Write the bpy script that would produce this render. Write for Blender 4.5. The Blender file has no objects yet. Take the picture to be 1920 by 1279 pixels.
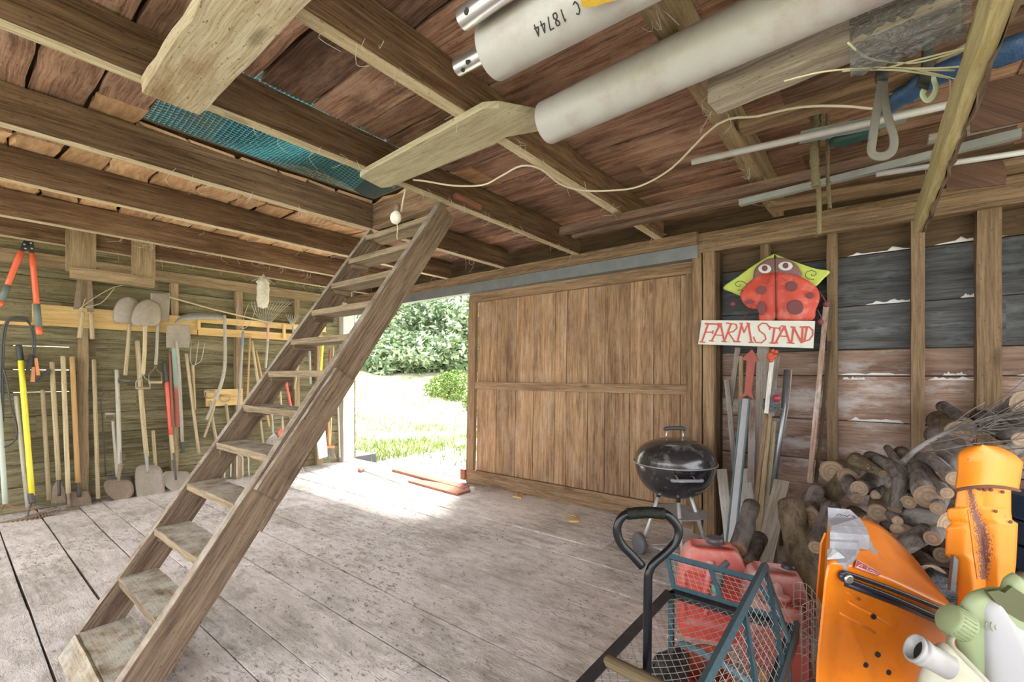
import bpy, math, random
from mathutils import Vector, Matrix, noise
random.seed(11)
R = math.radians
V = Vector
SC = bpy.context.scene
COL = SC.collection

# ------------------------------------------------------------------ camera
FPX, CX, HY, EYE = 853.0, 960.0, 702.0, 1.3
YAW = math.atan(680 / 853.0)
FWD = V((-math.sin(YAW), math.cos(YAW), 0)); RGT = V((math.cos(YAW), math.sin(YAW), 0)); UP = V((0, 0, 1))
cam_d = bpy.data.cameras.new('camera'); cam = bpy.data.objects.new('camera', cam_d); COL.objects.link(cam)
cam.location = (0, 0, EYE); cam.rotation_euler = (R(90), 0, YAW)
cam_d.sensor_width = 36; cam_d.lens = FPX / 1920 * 36; cam_d.shift_y = -(HY - 639.5) / 1920 * -1
cam_d.clip_start = 0.02; cam_d.clip_end = 500
SC.camera = cam

# ------------------------------------------------------------------ light
SC.view_settings.view_transform = 'Standard'; SC.view_settings.look = 'None'
SC.view_settings.gamma = 1; SC.view_settings.use_curve_mapping = False
SC.view_settings.exposure = 2.08
W = bpy.data.worlds.new('sky'); SC.world = W; W.use_nodes = True
bg = W.node_tree.nodes['Background']; bg.inputs[0].default_value = (0.93, 0.96, 1.0, 1); bg.inputs[1].default_value = 1.25
sd = bpy.data.lights.new('sun', 'SUN'); sd.energy = 4.5; sd.angle = R(13); sd.color = (1, 0.96, 0.88)
sun = bpy.data.objects.new('sun', sd); COL.objects.link(sun)
sun.rotation_euler = V((0.30, -0.62, -1.25)).to_track_quat('-Z', 'Y').to_euler()

# ------------------------------------------------------------------ pixel rays (photo frame 1920x1279)
EYEP = V((0, 0, EYE))
def ray(px, py): return FWD + RGT * ((px - CX) / FPX) + UP * ((HY - py) / FPX)
def onX(px, py, X): d = ray(px, py); return EYEP + d * (X / d.x)
def onY(px, py, Y): d = ray(px, py); return EYEP + d * (Y / d.y)
def onZ(px, py, Z): d = ray(px, py); return EYEP + d * ((Z - EYE) / d.z)
def atD(px, py, z): return EYEP + ray(px, py) * z
def onP(px, py, p0, n): d = ray(px, py); return EYEP + d * ((p0 - EYEP).dot(n) / d.dot(n))

# ------------------------------------------------------------------ mesh builder
class MB:
    def __init__(s): s.v = []; s.f = []; s.uv = []; s.t = []; s.m = []; s.s = []
    def face(s, idx, uv, t=.5, m=0, sm=False):
        s.f.append(idx); s.uv.append(uv); s.t.append(t); s.m.append(m); s.s.append(sm)
    def bar(s, p0, p1, w, t, up=UP, n=1, jit=0., m=0, tint=None, w1=None, t1=None, twist=0):
        """board from p0 to p1, w across (side), t along up; jit roughens its edges"""
        p0 = V(p0); p1 = V(p1); d = (p1 - p0); L = d.length
        if L < 1e-6: return s
        d /= L; u = V(up); sd_ = d.cross(u)
        if sd_.length < 1e-4: sd_ = d.cross(V((1, 0, 0)))
        sd_.normalize(); u = sd_.cross(d).normalized()
        if tint is None: tint = random.random()
        ou, ov = random.random() * 9, random.random() * 9
        b = len(s.v); w1 = w if w1 is None else w1; t1 = t if t1 is None else t1
        for i in range(n + 1):
            k = i / n; c = p0 + d * (L * k); ww = (w + (w1 - w) * k) / 2; tt = (t + (t1 - t) * k) / 2
            for a, b_ in ((-1, -1), (1, -1), (1, 1), (-1, 1)):
                j = sd_ * (random.uniform(-jit, jit)) + u * (random.uniform(-jit, jit) * .5) if jit else V((0, 0, 0))
                s.v.append(c + sd_ * (ww * a) + u * (tt * b_) + j)
        vv = (0, w, w + t, 2 * w + t, 2 * w + 2 * t)
        for i in range(n):
            for k in range(4):
                a = b + i * 4 + k; c = b + i * 4 + (k + 1) % 4
                u0, u1 = ou + L * i / n, ou + L * (i + 1) / n
                s.face((a, c, c + 4, a + 4), ((u0, ov + vv[k]), (u0, ov + vv[k + 1]), (u1, ov + vv[k + 1]), (u1, ov + vv[k])), tint, m)
        for e, o in ((0, (3, 2, 1, 0)), (n * 4, (0, 1, 2, 3))):
            s.face(tuple(b + e + k for k in o), tuple((ou + 3 + [0, .02, .02, 0][k], ov + [0, 0, w, w][k]) for k in o), tint * .8, m)
        return s
    def box(s, x0, x1, y0, y1, z0, z1, axis=0, **k):
        c = V(((x0 + x1) / 2, (y0 + y1) / 2, (z0 + z1) / 2))
        if axis == 0: return s.bar((x0, c.y, c.z), (x1, c.y, c.z), y1 - y0, z1 - z0, UP, **k)
        if axis == 1: return s.bar((c.x, y0, c.z), (c.x, y1, c.z), x1 - x0, z1 - z0, UP, **k)
        return s.bar((c.x, c.y, z0), (c.x, c.y, z1), y1 - y0, x1 - x0, V((1, 0, 0)), **k)
    def tube(s, pts, r, seg=8, m=0, tint=None, cap=True, closed=False, flat=1., nrm=None, sm=True):
        pts = [V(p) for p in pts]; n = len(pts)
        if not hasattr(r, '__len__'): r = [r] * n
        if tint is None: tint = random.random()
        ou, ov = random.random() * 9, random.random() * 9
        b = len(s.v); prev = None; Ls = [0]
        for i in range(1, n): Ls.append(Ls[-1] + (pts[i] - pts[i - 1]).length)
        for i, p in enumerate(pts):
            if closed: d = pts[(i + 1) % n] - pts[i - 1]
            else: d = pts[min(i + 1, n - 1)] - pts[max(i - 1, 0)]
            if d.length < 1e-9: d = V((0, 0, 1))
            d.normalize()
            if prev is None:
                a = V(nrm) if nrm is not None else (V((0, 0, 1)) if abs(d.z) < .9 else V((1, 0, 0)))
            else: a = prev
            a = (a - d * a.dot(d))
            if a.length < 1e-6: a = d.orthogonal()
            a.normalize(); prev = a; c = d.cross(a)
            for k in range(seg):
                th = 2 * math.pi * k / seg
                s.v.append(p + (a * math.cos(th) * flat + c * math.sin(th)) * r[i])
        rm = max(r)
        for i in range(n if closed else n - 1):
            j = (i + 1) % n
            for k in range(seg):
                k2 = (k + 1) % seg
                u0, u1 = ou + Ls[i], ou + (Ls[j] if j else Ls[i] + .02)
                v0, v1 = ov + 6.28 * rm * k / seg, ov + 6.28 * rm * (k + 1) / seg
                s.face((b + i * seg + k, b + i * seg + k2, b + j * seg + k2, b + j * seg + k), ((u0, v0), (u0, v1), (u1, v1), (u1, v0)), tint, m, sm)
        if cap and not closed:
            cm = cap if isinstance(cap, tuple) else (m, m)
            for e, rev, mm in ((0, True, cm[0]), ((n - 1) * seg, False, cm[1])):
                ks = list(range(seg)); ks = ks[::-1] if rev else ks
                s.face(tuple(b + e + k for k in ks), tuple((.5 + rm * math.cos(6.283 * k / seg), .5 + rm * math.sin(6.283 * k / seg)) for k in ks), tint, mm)
        return s
    def lathe(s, prof, c=(0, 0, 0), axis=UP, seg=24, m=0, tint=.5, sm=True, sy=1.):
        """prof: list of (radius, height along axis)"""
        c = V(c); ax = V(axis).normalized(); a = ax.orthogonal().normalized(); e = ax.cross(a); b = len(s.v)
        for r, h in prof:
            for k in range(seg):
                th = 2 * math.pi * k / seg
                s.v.append(c + ax * h + a * (math.cos(th) * r) + e * (math.sin(th) * r * sy))
        for i in range(len(prof) - 1):
            for k in range(seg):
                k2 = (k + 1) % seg
                s.face((b + i * seg + k, b + i * seg + k2, b + (i + 1) * seg + k2, b + (i + 1) * seg + k),
                       ((k / seg, prof[i][1]), ((k + 1) / seg, prof[i][1]), ((k + 1) / seg, prof[i + 1][1]), (k / seg, prof[i + 1][1])), tint, m, sm)
        for e_, rev in ((0, True), (len(prof) - 1, False)):
            if prof[e_][0] > 1e-4:
                ks = list(range(seg)); ks = ks[::-1] if rev else ks
                s.face(tuple(b + e_ * seg + k for k in ks), tuple((.5, .5) for k in ks), tint, m)
        return s
    def prism(s, poly, off, m=0, tint=None, ms=None):
        """closed 3-D outline extruded by vector off"""
        poly = [V(p) for p in poly]; off = V(off); n = len(poly); b = len(s.v)
        if tint is None: tint = random.random()
        ou = random.random() * 9
        d = (poly[1] - poly[0]).normalized()
        nn = off.normalized(); L = max(((poly[i] - poly[j]) for i in range(n) for j in range(i)), key=lambda q: q.length).normalized()
        w = nn.cross(L)
        for p in poly: s.v.append(p)
        for p in poly: s.v.append(p + off)
        uv = [(ou + p.dot(L), p.dot(w)) for p in poly]
        s.face(tuple(range(b + n - 1, b - 1, -1)), tuple(uv[::-1]), tint, m)
        s.face(tuple(range(b + n, b + 2 * n)), tuple(uv), tint, m)
        for i in range(n):
            j = (i + 1) % n
            s.face((b + i, b + j, b + n + j, b + n + i), (uv[i], uv[j], (uv[j][0], uv[j][1] + off.length), (uv[i][0], uv[i][1] + off.length)), tint * .9, m if ms is None else ms)
        return s
    def grid(s, P, nu, nv, m=0, tint=.5, sm=True, closev=False, thick=0):
        """P(u,v)->point on 0..1; thick adds a back side"""
        b = len(s.v)
        pts = [[V(P(i / nu, j / nv)) for j in range(nv + 1)] for i in range(nu + 1)]
        for r in pts: s.v.extend(r)
        W_ = nv + 1
        lu = (pts[nu][0] - pts[0][0]).length; lv = (pts[0][nv] - pts[0][0]).length
        q = lambda i, j: (i / nu * lu, j / nv * lv)
        for i in range(nu):
            for j in range(nv):
                s.face((b + i * W_ + j, b + (i + 1) * W_ + j, b + (i + 1) * W_ + j + 1, b + i * W_ + j + 1), (q(i, j), q(i + 1, j), q(i + 1, j + 1), q(i, j + 1)), tint, m, sm)
        if thick:
            b2 = len(s.v)
            for i in range(nu + 1):
                for j in range(nv + 1):
                    du = pts[min(i + 1, nu)][j] - pts[max(i - 1, 0)][j]; dv = pts[i][min(j + 1, nv)] - pts[i][max(j - 1, 0)]
                    nn = du.cross(dv); nn = nn.normalized() if nn.length > 1e-9 else V((0, 0, 0))
                    s.v.append(pts[i][j] - nn * thick)
            for i in range(nu):
                for j in range(nv):
                    s.face((b2 + i * W_ + j, b2 + i * W_ + j + 1, b2 + (i + 1) * W_ + j + 1, b2 + (i + 1) * W_ + j), (q(i, j), q(i, j + 1), q(i + 1, j + 1), q(i + 1, j)), tint, m, sm)
            ed = [(i, 0) for i in range(nu)] + [(nu, j) for j in range(nv)] + [(i, nv) for i in range(nu, 0, -1)] + [(0, j) for j in range(nv, 0, -1)]
            for k in range(len(ed)):
                i, j = ed[k]; i2, j2 = ed[(k + 1) % len(ed)]
                s.face((b + i * W_ + j, b2 + i * W_ + j, b2 + i2 * W_ + j2, b + i2 * W_ + j2), ((0, 0),) * 4, tint, m, False)
        return s
    def ball(s, c, r, m=0, tint=.5, seg=12, rings=8, sx=1, sy=1, sz=1):
        c = V(c); b = len(s.v)
        for i in range(rings + 1):
            th = math.pi * i / rings
            for k in range(seg):
                ph = 2 * math.pi * k / seg
                s.v.append(c + V((math.sin(th) * math.cos(ph) * r * sx, math.sin(th) * math.sin(ph) * r * sy, -math.cos(th) * r * sz)))
        for i in range(rings):
            for k in range(seg):
                k2 = (k + 1) % seg
                s.face((b + i * seg + k, b + i * seg + k2, b + (i + 1) * seg + k2, b + (i + 1) * seg + k), ((0, 0), (.01, 0), (.01, .01), (0, .01)), tint, m, True)
        return s
    def build(s, name, mats, parent=None, origin=None, bevel=0, sub=0, recalc=False):
        if not isinstance(mats, (list, tuple)): mats = [mats]
        me = bpy.data.meshes.new(name)
        vs = s.v
        if origin is None:
            if parent is not None: origin = V(parent.get('_w', (0, 0, 0)))
            else:
                n = len(vs); origin = V((sum(v.x for v in vs) / n, sum(v.y for v in vs) / n, min(v.z for v in vs)))
        origin = V(origin)
        me.from_pydata([tuple(v - origin) for v in vs], [], s.f)
        for m in mats: me.materials.append(m)
        uvf = []; tf = []
        for q, t in zip(s.uv, s.t):
            for a in q: uvf += [a[0], a[1]]; tf += [t, t, t, 1]
        me.uv_layers.new(name='UVMap'); me.uv_layers['UVMap'].data.foreach_set('uv', uvf)
        me.color_attributes.new('tint', 'FLOAT_COLOR', 'CORNER'); me.color_attributes['tint'].data.foreach_set('color', tf)
        me.polygons.foreach_set('material_index', s.m); me.polygons.foreach_set('use_smooth', s.s)
        me.update(); me.validate()
        if recalc:
            import bmesh
            bm = bmesh.new(); bm.from_mesh(me); bmesh.ops.recalc_face_normals(bm, faces=bm.faces); bm.to_mesh(me); bm.free()
        o = bpy.data.objects.new(name, me); COL.objects.link(o)
        if parent is None: o.location = origin; o['_w'] = tuple(origin)
        else:
            o.parent = parent; pw = V(parent.get('_w', (0, 0, 0))); o.location = origin - pw; o['_w'] = tuple(origin)
        if bevel:
            b = o.modifiers.new('b', 'BEVEL'); b.width = bevel; b.segments = 2; b.limit_method = 'ANGLE'
        if sub:
            q = o.modifiers.new('s', 'SUBSURF'); q.levels = sub; q.render_levels = sub
        return o

def tag(o, label, cat, group=None, kind=None):
    o['label'] = label; o['category'] = cat
    if group: o['group'] = group
    if kind: o['kind'] = kind
    return o
def struct(o, label=None):
    o['kind'] = 'structure'
    return o
def thing(name, loc, label, cat, group=None):
    o = bpy.data.objects.new(name, None); COL.objects.link(o); o.empty_display_size = .05
    o.location = loc; o['_w'] = tuple(loc)
    return tag(o, label, cat, group)
def plab(o, label): o['label'] = label; return o
def smooth(pts, n=4):
    """Catmull-Rom through pts"""
    pts = [V(p) for p in pts]; out = []
    for i in range(len(pts) - 1):
        a = pts[max(i - 1, 0)]; b = pts[i]; c = pts[i + 1]; d = pts[min(i + 2, len(pts) - 1)]
        for k in range(n):
            t = k / n
            out.append(.5 * ((2 * b) + (c - a) * t + (2 * a - 5 * b + 4 * c - d) * t * t + (3 * b - a - 3 * c + d) * t ** 3))
    return out + [pts[-1]]

# ------------------------------------------------------------------ materials
class NT:
    def __init__(s, name):
        s.mat = bpy.data.materials.new(name); s.mat.use_nodes = True; s.n = s.mat.node_tree.nodes; s.l = s.mat.node_tree.links
        s.b = s.n['Principled BSDF']
    def node(s, typ, **k):
        o = s.n.new(typ)
        for a, b in k.items():
            if a.startswith('i_'):
                key = a[2:]; key = int(key) if key.isdigit() else key
                s.set(o.inputs[key], b)
            else: setattr(o, a, b)
        return o
    def set(s, sock, v):
        if isinstance(v, bpy.types.NodeSocket): s.l.new(v, sock)
        elif isinstance(v, bpy.types.Node): s.l.new(v.outputs[0], sock)
        else:
            if hasattr(v, '__len__') and len(v) == 3 and sock.type == 'RGBA': v = (*v, 1)
            sock.default_value = v
    def mapv(s, src, scale, loc=(0, 0, 0)):
        return s.node('ShaderNodeMapping', i_Vector=src, i_Scale=scale, i_Location=loc).outputs[0]
    def noise(s, vec, scale=1, detail=4, rough=.6, dist=0):
        n_ = s.node('ShaderNodeTexNoise', i_Scale=scale, i_Detail=detail, i_Roughness=rough, i_Distortion=dist); s.set(n_.inputs['Vector'], vec); return n_.outputs[0]
    def math(s, op, a, b=0., clamp=False):
        n_ = s.node('ShaderNodeMath', operation=op, use_clamp=clamp); s.set(n_.inputs[0], a); s.set(n_.inputs[1], b); return n_.outputs[0]
    def ramp(s, f, p0, p1, c0=(0, 0, 0), c1=(1, 1, 1)):
        n_ = s.node('ShaderNodeValToRGB'); s.set(n_.inputs[0], f); e = n_.color_ramp.elements
        e[0].position = p0; e[1].position = p1; e[0].color = (*c0, 1); e[1].color = (*c1, 1); return n_.outputs[0]
    def mix(s, f, a, b, mode='MIX'):
        n_ = s.node('ShaderNodeMix', data_type='RGBA', blend_type=mode); s.set(n_.inputs[0], f); s.set(n_.inputs[6], a); s.set(n_.inputs[7], b); return n_.outputs[2]
    def bump(s, h, st=.3, dist=.01):
        n_ = s.node('ShaderNodeBump', i_Strength=st, i_Distance=dist); s.set(n_.inputs['Height'], h); s.set(s.b.inputs['Normal'], n_.outputs[0])
    def uvt(s):
        """UV plus the board's own random tint as third coordinate"""
        uv = s.node('ShaderNodeUVMap', uv_map='UVMap'); t = s.node('ShaderNodeAttribute', attribute_name='tint')
        sp = s.node('ShaderNodeSeparateXYZ', i_0=uv.outputs[0]); z = s.math('MULTIPLY', t.outputs['Fac'], 37.)
        cb = s.node('ShaderNodeCombineXYZ', i_0=sp.outputs[0], i_1=sp.outputs[1], i_2=z)
        return cb.outputs[0], t.outputs['Fac']

def wood(name, light, dark, var=.35, grain=1., dust=None, stain=None, speck=0., rough=.85, bump=.35, pale=None, fine=60):
    """rough sawn wood: grain runs along U. dust / stain / pale = (colour, amount)"""
    t = NT(name); uv, tint = t.uvt()
    g1 = t.noise(t.mapv(uv, (1.2, 22 * grain, 1)), 1, 6, .65, .6)
    g2 = t.noise(t.mapv(uv, (6, fine * 2 * grain, 1)), 1, 3, .6)
    g = t.math('ADD', t.math('MULTIPLY', g1, .55), t.math('MULTIPLY', g2, .45))
    col = t.mix(t.ramp(g, .39, .61), dark, light)
    # a few knots
    vo = t.node('ShaderNodeTexVoronoi', feature='F1', i_Scale=1.); t.set(vo.inputs['Vector'], t.mapv(uv, (1.6, 5, 1)))
    kn = t.ramp(vo.outputs['Distance'], .05, .13, (1, 1, 1), (0, 0, 0))
    col = t.mix(t.math('MULTIPLY', kn, .6), col, tuple(c * .45 for c in dark))
    big = t.noise(t.mapv(uv, (1.5, 3.5, 1)), 1, 5, .6)
    if stain: col = t.mix(t.math('MULTIPLY', t.ramp(big, .5, .66), stain[1]), col, stain[0])
    if pale: col = t.mix(t.math('MULTIPLY', t.ramp(t.noise(t.mapv(uv, (2.2, 6, 3)), 1, 5, .7), .5, .64), pale[1]), col, pale[0])
    br = t.math('ADD', t.math('MULTIPLY', tint, var), 1 - var / 2)
    col = t.mix(1., col, t.node('ShaderNodeCombineColor', i_0=br, i_1=br, i_2=br).outputs[0], 'MULTIPLY')
    if dust:
        geo = t.node('ShaderNodeNewGeometry'); tc = t.node('ShaderNodeTexCoord')
        up = t.ramp(t.node('ShaderNodeSeparateXYZ', i_0=geo.outputs['Normal']).outputs[2], .2, .9)
        dn = t.ramp(t.noise(tc.outputs['Object'], 9, 6, .7), .35, .6)
        col = t.mix(t.math('MULTIPLY', t.math('MULTIPLY', up, dn), dust[1]), col, dust[0])
    if speck:
        sp = t.noise(t.mapv(uv, (40, 90, 1)), 1, 2, .7)
        col = t.mix(t.math('MULTIPLY', t.ramp(sp, .62, .7), speck), col, tuple(c * .3 for c in dark))
    t.set(t.b.inputs['Base Color'], col); t.b.inputs['Roughness'].default_value = rough
    t.b.inputs['Specular IOR Level'].default_value = .25
    t.bump(g, bump * 1.6, .005)
    return t.mat

def plain(name, col, rough=.5, metal=0., var=.12, scale=12, dirt=None, bump=0., spec=.5, coat=0, rust=None):
    t = NT(name); tc = t.node('ShaderNodeTexCoord'); n_ = t.noise(tc.outputs['Object'], scale, 5, .65)
    c = t.mix(n_, tuple(min(1, x * (1 - var)) for x in col), tuple(min(1, x * (1 + var)) for x in col))
    if dirt: c = t.mix(t.math('MULTIPLY', t.ramp(t.noise(tc.outputs['Object'], scale * 1.7, 6, .7), .5, .65), dirt[1]), c, dirt[0])
    if rust: c = t.mix(t.math('MULTIPLY', t.ramp(t.noise(tc.outputs['Object'], scale * 7, 4, .75), rust[2] if len(rust) > 2 else .6, .72), rust[1]), c, rust[0])
    t.set(t.b.inputs['Base Color'], c)
    t.b.inputs['Roughness'].default_value = rough; t.b.inputs['Metallic'].default_value = metal
    t.b.inputs['Specular IOR Level'].default_value = spec
    if coat: t.b.inputs['Coat Weight'].default_value = coat
    if bump: t.bump(n_, bump, .01)
    return t.mat

# ------------------------------------------------------------------ wood kinds
M = {}
M['joist'] = wood('joist_wood', (.235, .148, .085), (.075, .040, .021), var=.5, stain=((.09, .05, .028), .45), speck=.5)
M['joist_pale'] = wood('joist_pale_wood', (.60, .52, .36), (.36, .27, .16), var=.3, speck=.5)
M['ceil'] = wood('ceiling_wood', (.44, .265, .18), (.15, .075, .048), var=.8, grain=1.2, stain=((.075, .042, .03), .7), pale=((.56, .37, .27), .45), speck=.5, bump=.6)
M['ceil_live'] = wood('live_edge_wood', (.60, .38, .21), (.33, .18, .09), var=.4, grain=.35, stain=((.25, .15, .09), .5))
M['left'] = wood('left_siding_wood', (.30, .265, .155), (.10, .085, .045), var=.35, grain=.8, stain=((.16, .13, .06), .5), speck=.7)
M['stud'] = wood('stud_wood', (.40, .30, .175), (.20, .14, .08), var=.3, speck=.5)
M['rstud'] = wood('right_stud_wood', (.25, .17, .10), (.13, .082, .046), var=.25, speck=.5)
M['yellow'] = wood('new_pine_wood', (.80, .58, .27), (.60, .38, .14), var=.2, speck=.3)
M['door'] = wood('door_board_wood', (.45, .285, .160), (.17, .095, .05), var=.4, stain=((.14, .09, .06), .45), pale=((.50, .40, .30), .3), speck=.4)
M['doorframe'] = wood('door_rail_wood', (.34, .225, .13), (.15, .09, .05), var=.2, speck=.4)
M['header'] = wood('header_wood', (.29, .195, .115), (.11, .07, .04), var=.3, speck=.4)
M['brownside'] = wood('brown_siding_wood', (.38, .265, .205), (.20, .12, .085), var=.3, stain=((.12, .07, .06), .5), pale=((.62, .60, .60), .5))
M['greyside'] = wood('grey_siding_wood', (.12, .123, .128), (.045, .045, .046), var=.35, stain=((.06, .06, .055), .5), pale=((.24, .26, .28), .4))
M['darkside'] = wood('dark_siding_wood', (.13, .085, .045), (.055, .035, .02), var=.35)
M['ladder'] = wood('ladder_wood', (.26, .185, .125), (.095, .06, .042), var=.25, dust=((.56, .54, .47), .85), speck=.6)
M['tread'] = wood('tread_wood', (.34, .265, .17), (.16, .11, .07), var=.25, dust=((.58, .57, .50), .85), speck=.5)
M['handle'] = wood('handle_wood', (.55, .46, .30), (.30, .23, .13), var=.35, grain=2, speck=.5, bump=.15)
M['handle_orange'] = wood('handle_orange_wood', (.58, .37, .17), (.4, .24, .1), var=.2, grain=2, speck=.4, bump=.15)
M['handle_grey'] = wood('handle_grey_wood', (.50, .47, .40), (.32, .29, .23), var=.3, grain=2, speck=.6, bump=.2)
M['stake'] = wood('stake_wood', (.33, .29, .25), (.18, .15, .13), var=.45, speck=.5)
M['greybeam'] = wood('grey_beam_wood', (.48, .43, .38), (.24, .2, .15), var=.2, speck=.5)
M['rough_pale'] = wood('rough_hewn_wood', (.58, .51, .38), (.36, .28, .17), var=.2, stain=((.26, .15, .075), .85), speck=.9, bump=.6)
M['whitewood'] = wood('painted_white_wood', (.72, .70, .64), (.5, .46, .4), var=.2, speck=.5)
M['redwood'] = wood('red_brown_wood', (.36, .16, .11), (.2, .08, .055), var=.3)

# floor: planks under a coat of pale dust
def floor_mat():
    t = NT('dusty_floor_planks'); uv, tint = t.uvt(); tc = t.node('ShaderNodeTexCoord'); ob = tc.outputs['Object']
    g = t.noise(t.mapv(uv, (1.0, 16, 1)), 1, 6, .65, .8)
    wd = t.mix(t.ramp(g, .35, .65), (.32, .29, .25), (.58, .54, .49))
    d1 = t.noise(ob, 1.1, 7, .62); d2 = t.noise(t.mapv(ob, (7, 16, 7)), 1, 6, .7, .5)
    m_ = t.ramp(t.math('ADD', t.math('MULTIPLY', d1, .55), t.math('MULTIPLY', d2, .45)), .40, .56)
    col = t.mix(m_, wd, (.80, .745, .725))
    br = t.math('ADD', t.math('MULTIPLY', tint, .18), .91)
    col = t.mix(1., col, t.node('ShaderNodeCombineColor', i_0=br, i_1=br, i_2=br).outputs[0], 'MULTIPLY')
    # crumbs of earth, thicker over part of the floor
    zone = t.ramp(t.noise(ob, .75, 3, .5), .46, .62)
    cr = t.noise(t.mapv(ob, (16, 38, 16)), 1, 5, .75, 1.2)
    crm = t.ramp(t.math('ADD', cr, t.math('MULTIPLY', zone, .06)), .585, .65)
    col = t.mix(t.math('MULTIPLY', crm, .8), col, (.20, .185, .15))
    fine = t.ramp(t.noise(ob, 120, 2, .6), .66, .72)
    col = t.mix(t.math('MULTIPLY', fine, .7), col, (.10, .085, .07))
    t.set(t.b.inputs['Base Color'], col); t.b.inputs['Roughness'].default_value = .8; t.b.inputs['Specular IOR Level'].default_value = .3
    t.bump(t.math('ADD', t.math('MULTIPLY', d2, .6), t.math('ADD', t.math('MULTIPLY', cr, .8), t.math('MULTIPLY', g, .5))), .75, .012)
    return t.mat
M['floor'] = floor_mat()

XW, XS = -6.285, -6.20           # left wall boards / stud faces
YD, YF, YR = 3.95, 3.80, 3.98    # door leaf plane / inner wall face / right wall boards
# floor
mb = MB(); y = -1.4; ys = []
known = [.30, .57, .84, 1.02, 1.34, 1.66, 1.93, 2.24, 2.50, 2.80, 3.06, 3.36, 3.58, 3.99]
rows = [-1.4, -1.12, -.8, -.5, -.22, .03] + known
for a, b in zip(rows[:-1], rows[1:]):
    x = -6.30 - random.random() * 2; gap = random.choice((.007, .010, .014))
    while x < 2.8:
        L = random.uniform(1.8, 3.6); x1 = min(x + L, 2.8); xa = max(x, -6.32)
        if x1 > xa + .05:
            dz = random.uniform(-.003, .003)
            mb.box(xa + .002, x1 - .002, a + gap / 2, b - gap / 2, -.045 + dz, dz, 0, n=6, jit=.0025)
        x = x1 if x1 < 2.8 else 9
struct(mb.build('floor', M['floor']))
mb = MB(); mb.box(-6.3, 2.8, -1.4, 3.95, -.30, -.06)
struct(mb.build('trim_1', plain('crawl_earth', (.05, .045, .04), .9)))
# ceiling boards, hole for the ladder
mb = MB(); HX0, HX1, HY0, HY1 = -3.07, -2.24, .72, 2.10
y = -2.6
while y < 3.9:
    w = random.uniform(.17, .34); y1 = min(y + w, 3.93)
    inhole = y1 > HY0 and y < HY1
    segs = [(-6.3, HX0 - .04), (HX1 + .04, 2.8)] if inhole else [(-6.3, 2.8)]
    for xa, xb in segs:
        x = xa
        while x < xb - .01:
            x2 = min(x + random.choice((1.7, 2.55, 2.55)), xb)
            if xb - x2 < .5: x2 = xb
            live = x2 < -2.0 and y < 2.6 and x < -3
            g = random.uniform(.004, .018) if live else random.uniform(.004, .011)
            if not (inhole and x > HX0 and x2 < HX1):
                mb.box(x, x2, y + g, y1 - g, 2.64 + random.uniform(0, .008), 2.668, 0, n=max(3, int((x2 - x) * 8)), jit=.018 if live else .005, m=1 if live else 0)
            x = x2
    y = y1
struct(mb.build('ceiling', [M['ceil'], M['ceil_live']]))
mb = MB(); mb.box(-6.3, HX0 - .05, -2.6, 3.9, 2.69, 2.70); mb.box(HX1 + .05, 2.8, -2.6, 3.9, 2.69, 2.70); mb.box(HX0 - .05, HX1 + .05, -2.6, HY0 - .04, 2.69, 2.70); mb.box(HX0 - .05, HX1 + .05, HY1 + .04, 3.9, 2.69, 2.70)
struct(mb.build('loft_backing', M['darkside']))  # dark backing added to keep loft light out of the ceiling gaps
# unseen roof, added high above the loft to shade it
mb = MB()
for sx, x0, x1 in ((1, -7.6, -1.7), (-1, 4.2, -1.7)):
    mb.bar((x0, 1.3, 3.5), (x1, 1.3, 5.4), 6.4, .05, V((0, 0, 1)))
struct(mb.build('shade_roof', plain('roof_underside', (.16, .10, .06), .9)))

mb = MB(); mb.box(-6.36, -6.31, -1.9, 4.5, 2.66, 4.1, 1)
struct(mb.build('added_eave_wall', M['darkside']))  # unseen eave wall, added to block bright sky behind the ceiling gaps
# joists, one thing each
jx = [(-5.64, 'sixth'), (-4.93, 'fifth'), (-4.01, 'fourth'), (-3.13, 'third'), (-2.23, 'second'), (-1.43, 'first')]
jlab = ['brown ceiling joist nearest the tool wall, carrying the small hanging wooden rack',
        'brown ceiling joist second from the tool wall, under live-edge loft boards',
        'brown ceiling joist third from the tool wall, running past the ladder top on its left',
        'dark ceiling joist along the far side of the loft hatch with blue netting',
        'ceiling joist along the near side of the hatch, the ladder rail against it',
        'pale-edged ceiling joist that the cut pale brace board is nailed under']
for (x, _), lb in zip(jx, jlab):
    mb = MB(); mb.bar((x, -1.4, 2.5425), (x, YF + .02, 2.5425), .062, .19, UP, n=26, jit=.005)
    # bottom edge gets a strip of paler wood
    o = mb.build('ceiling_joist', M['joist']); tag(o, lb, 'joist', 'ceiling joists')
    mb2 = MB(); mb2.bar((x, -1.395, 2.4465), (x, YF + .015, 2.4465), .060, .004, UP, n=20, jit=.002)
    mb2.build('bottom_edge', M['joist_pale'], o)
mb = MB(); mb.bar((-.55, -1.4, 2.545), (-.55, YF + .02, 2.545), .075, .18, UP, n=26, jit=.005)
tag(mb.build('ceiling_joist', M['stud']), 'pale weathered ceiling joist right of the white pipes, crossing above the poles', 'joist', 'ceiling joists')
mb = MB(); mb.bar((1.15, -1.4, 2.545), (1.15, YF + .02, 2.545), .07, .18, UP, n=26, jit=.005)
tag(mb.build('ceiling_joist', M['joist']), 'brown ceiling joist at the upper right corner, above the stored boards', 'joist', 'ceiling joists')
# hatch trimmers
mb = MB(); mb.box(-3.09, -2.26, 2.12, 2.17, 2.45, 2.64, 0, n=6, jit=.003)

tag(mb.build('hatch_frame', M['joist']), 'dark timber frame around the loft hatch at the ladder top', 'frame')
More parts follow.
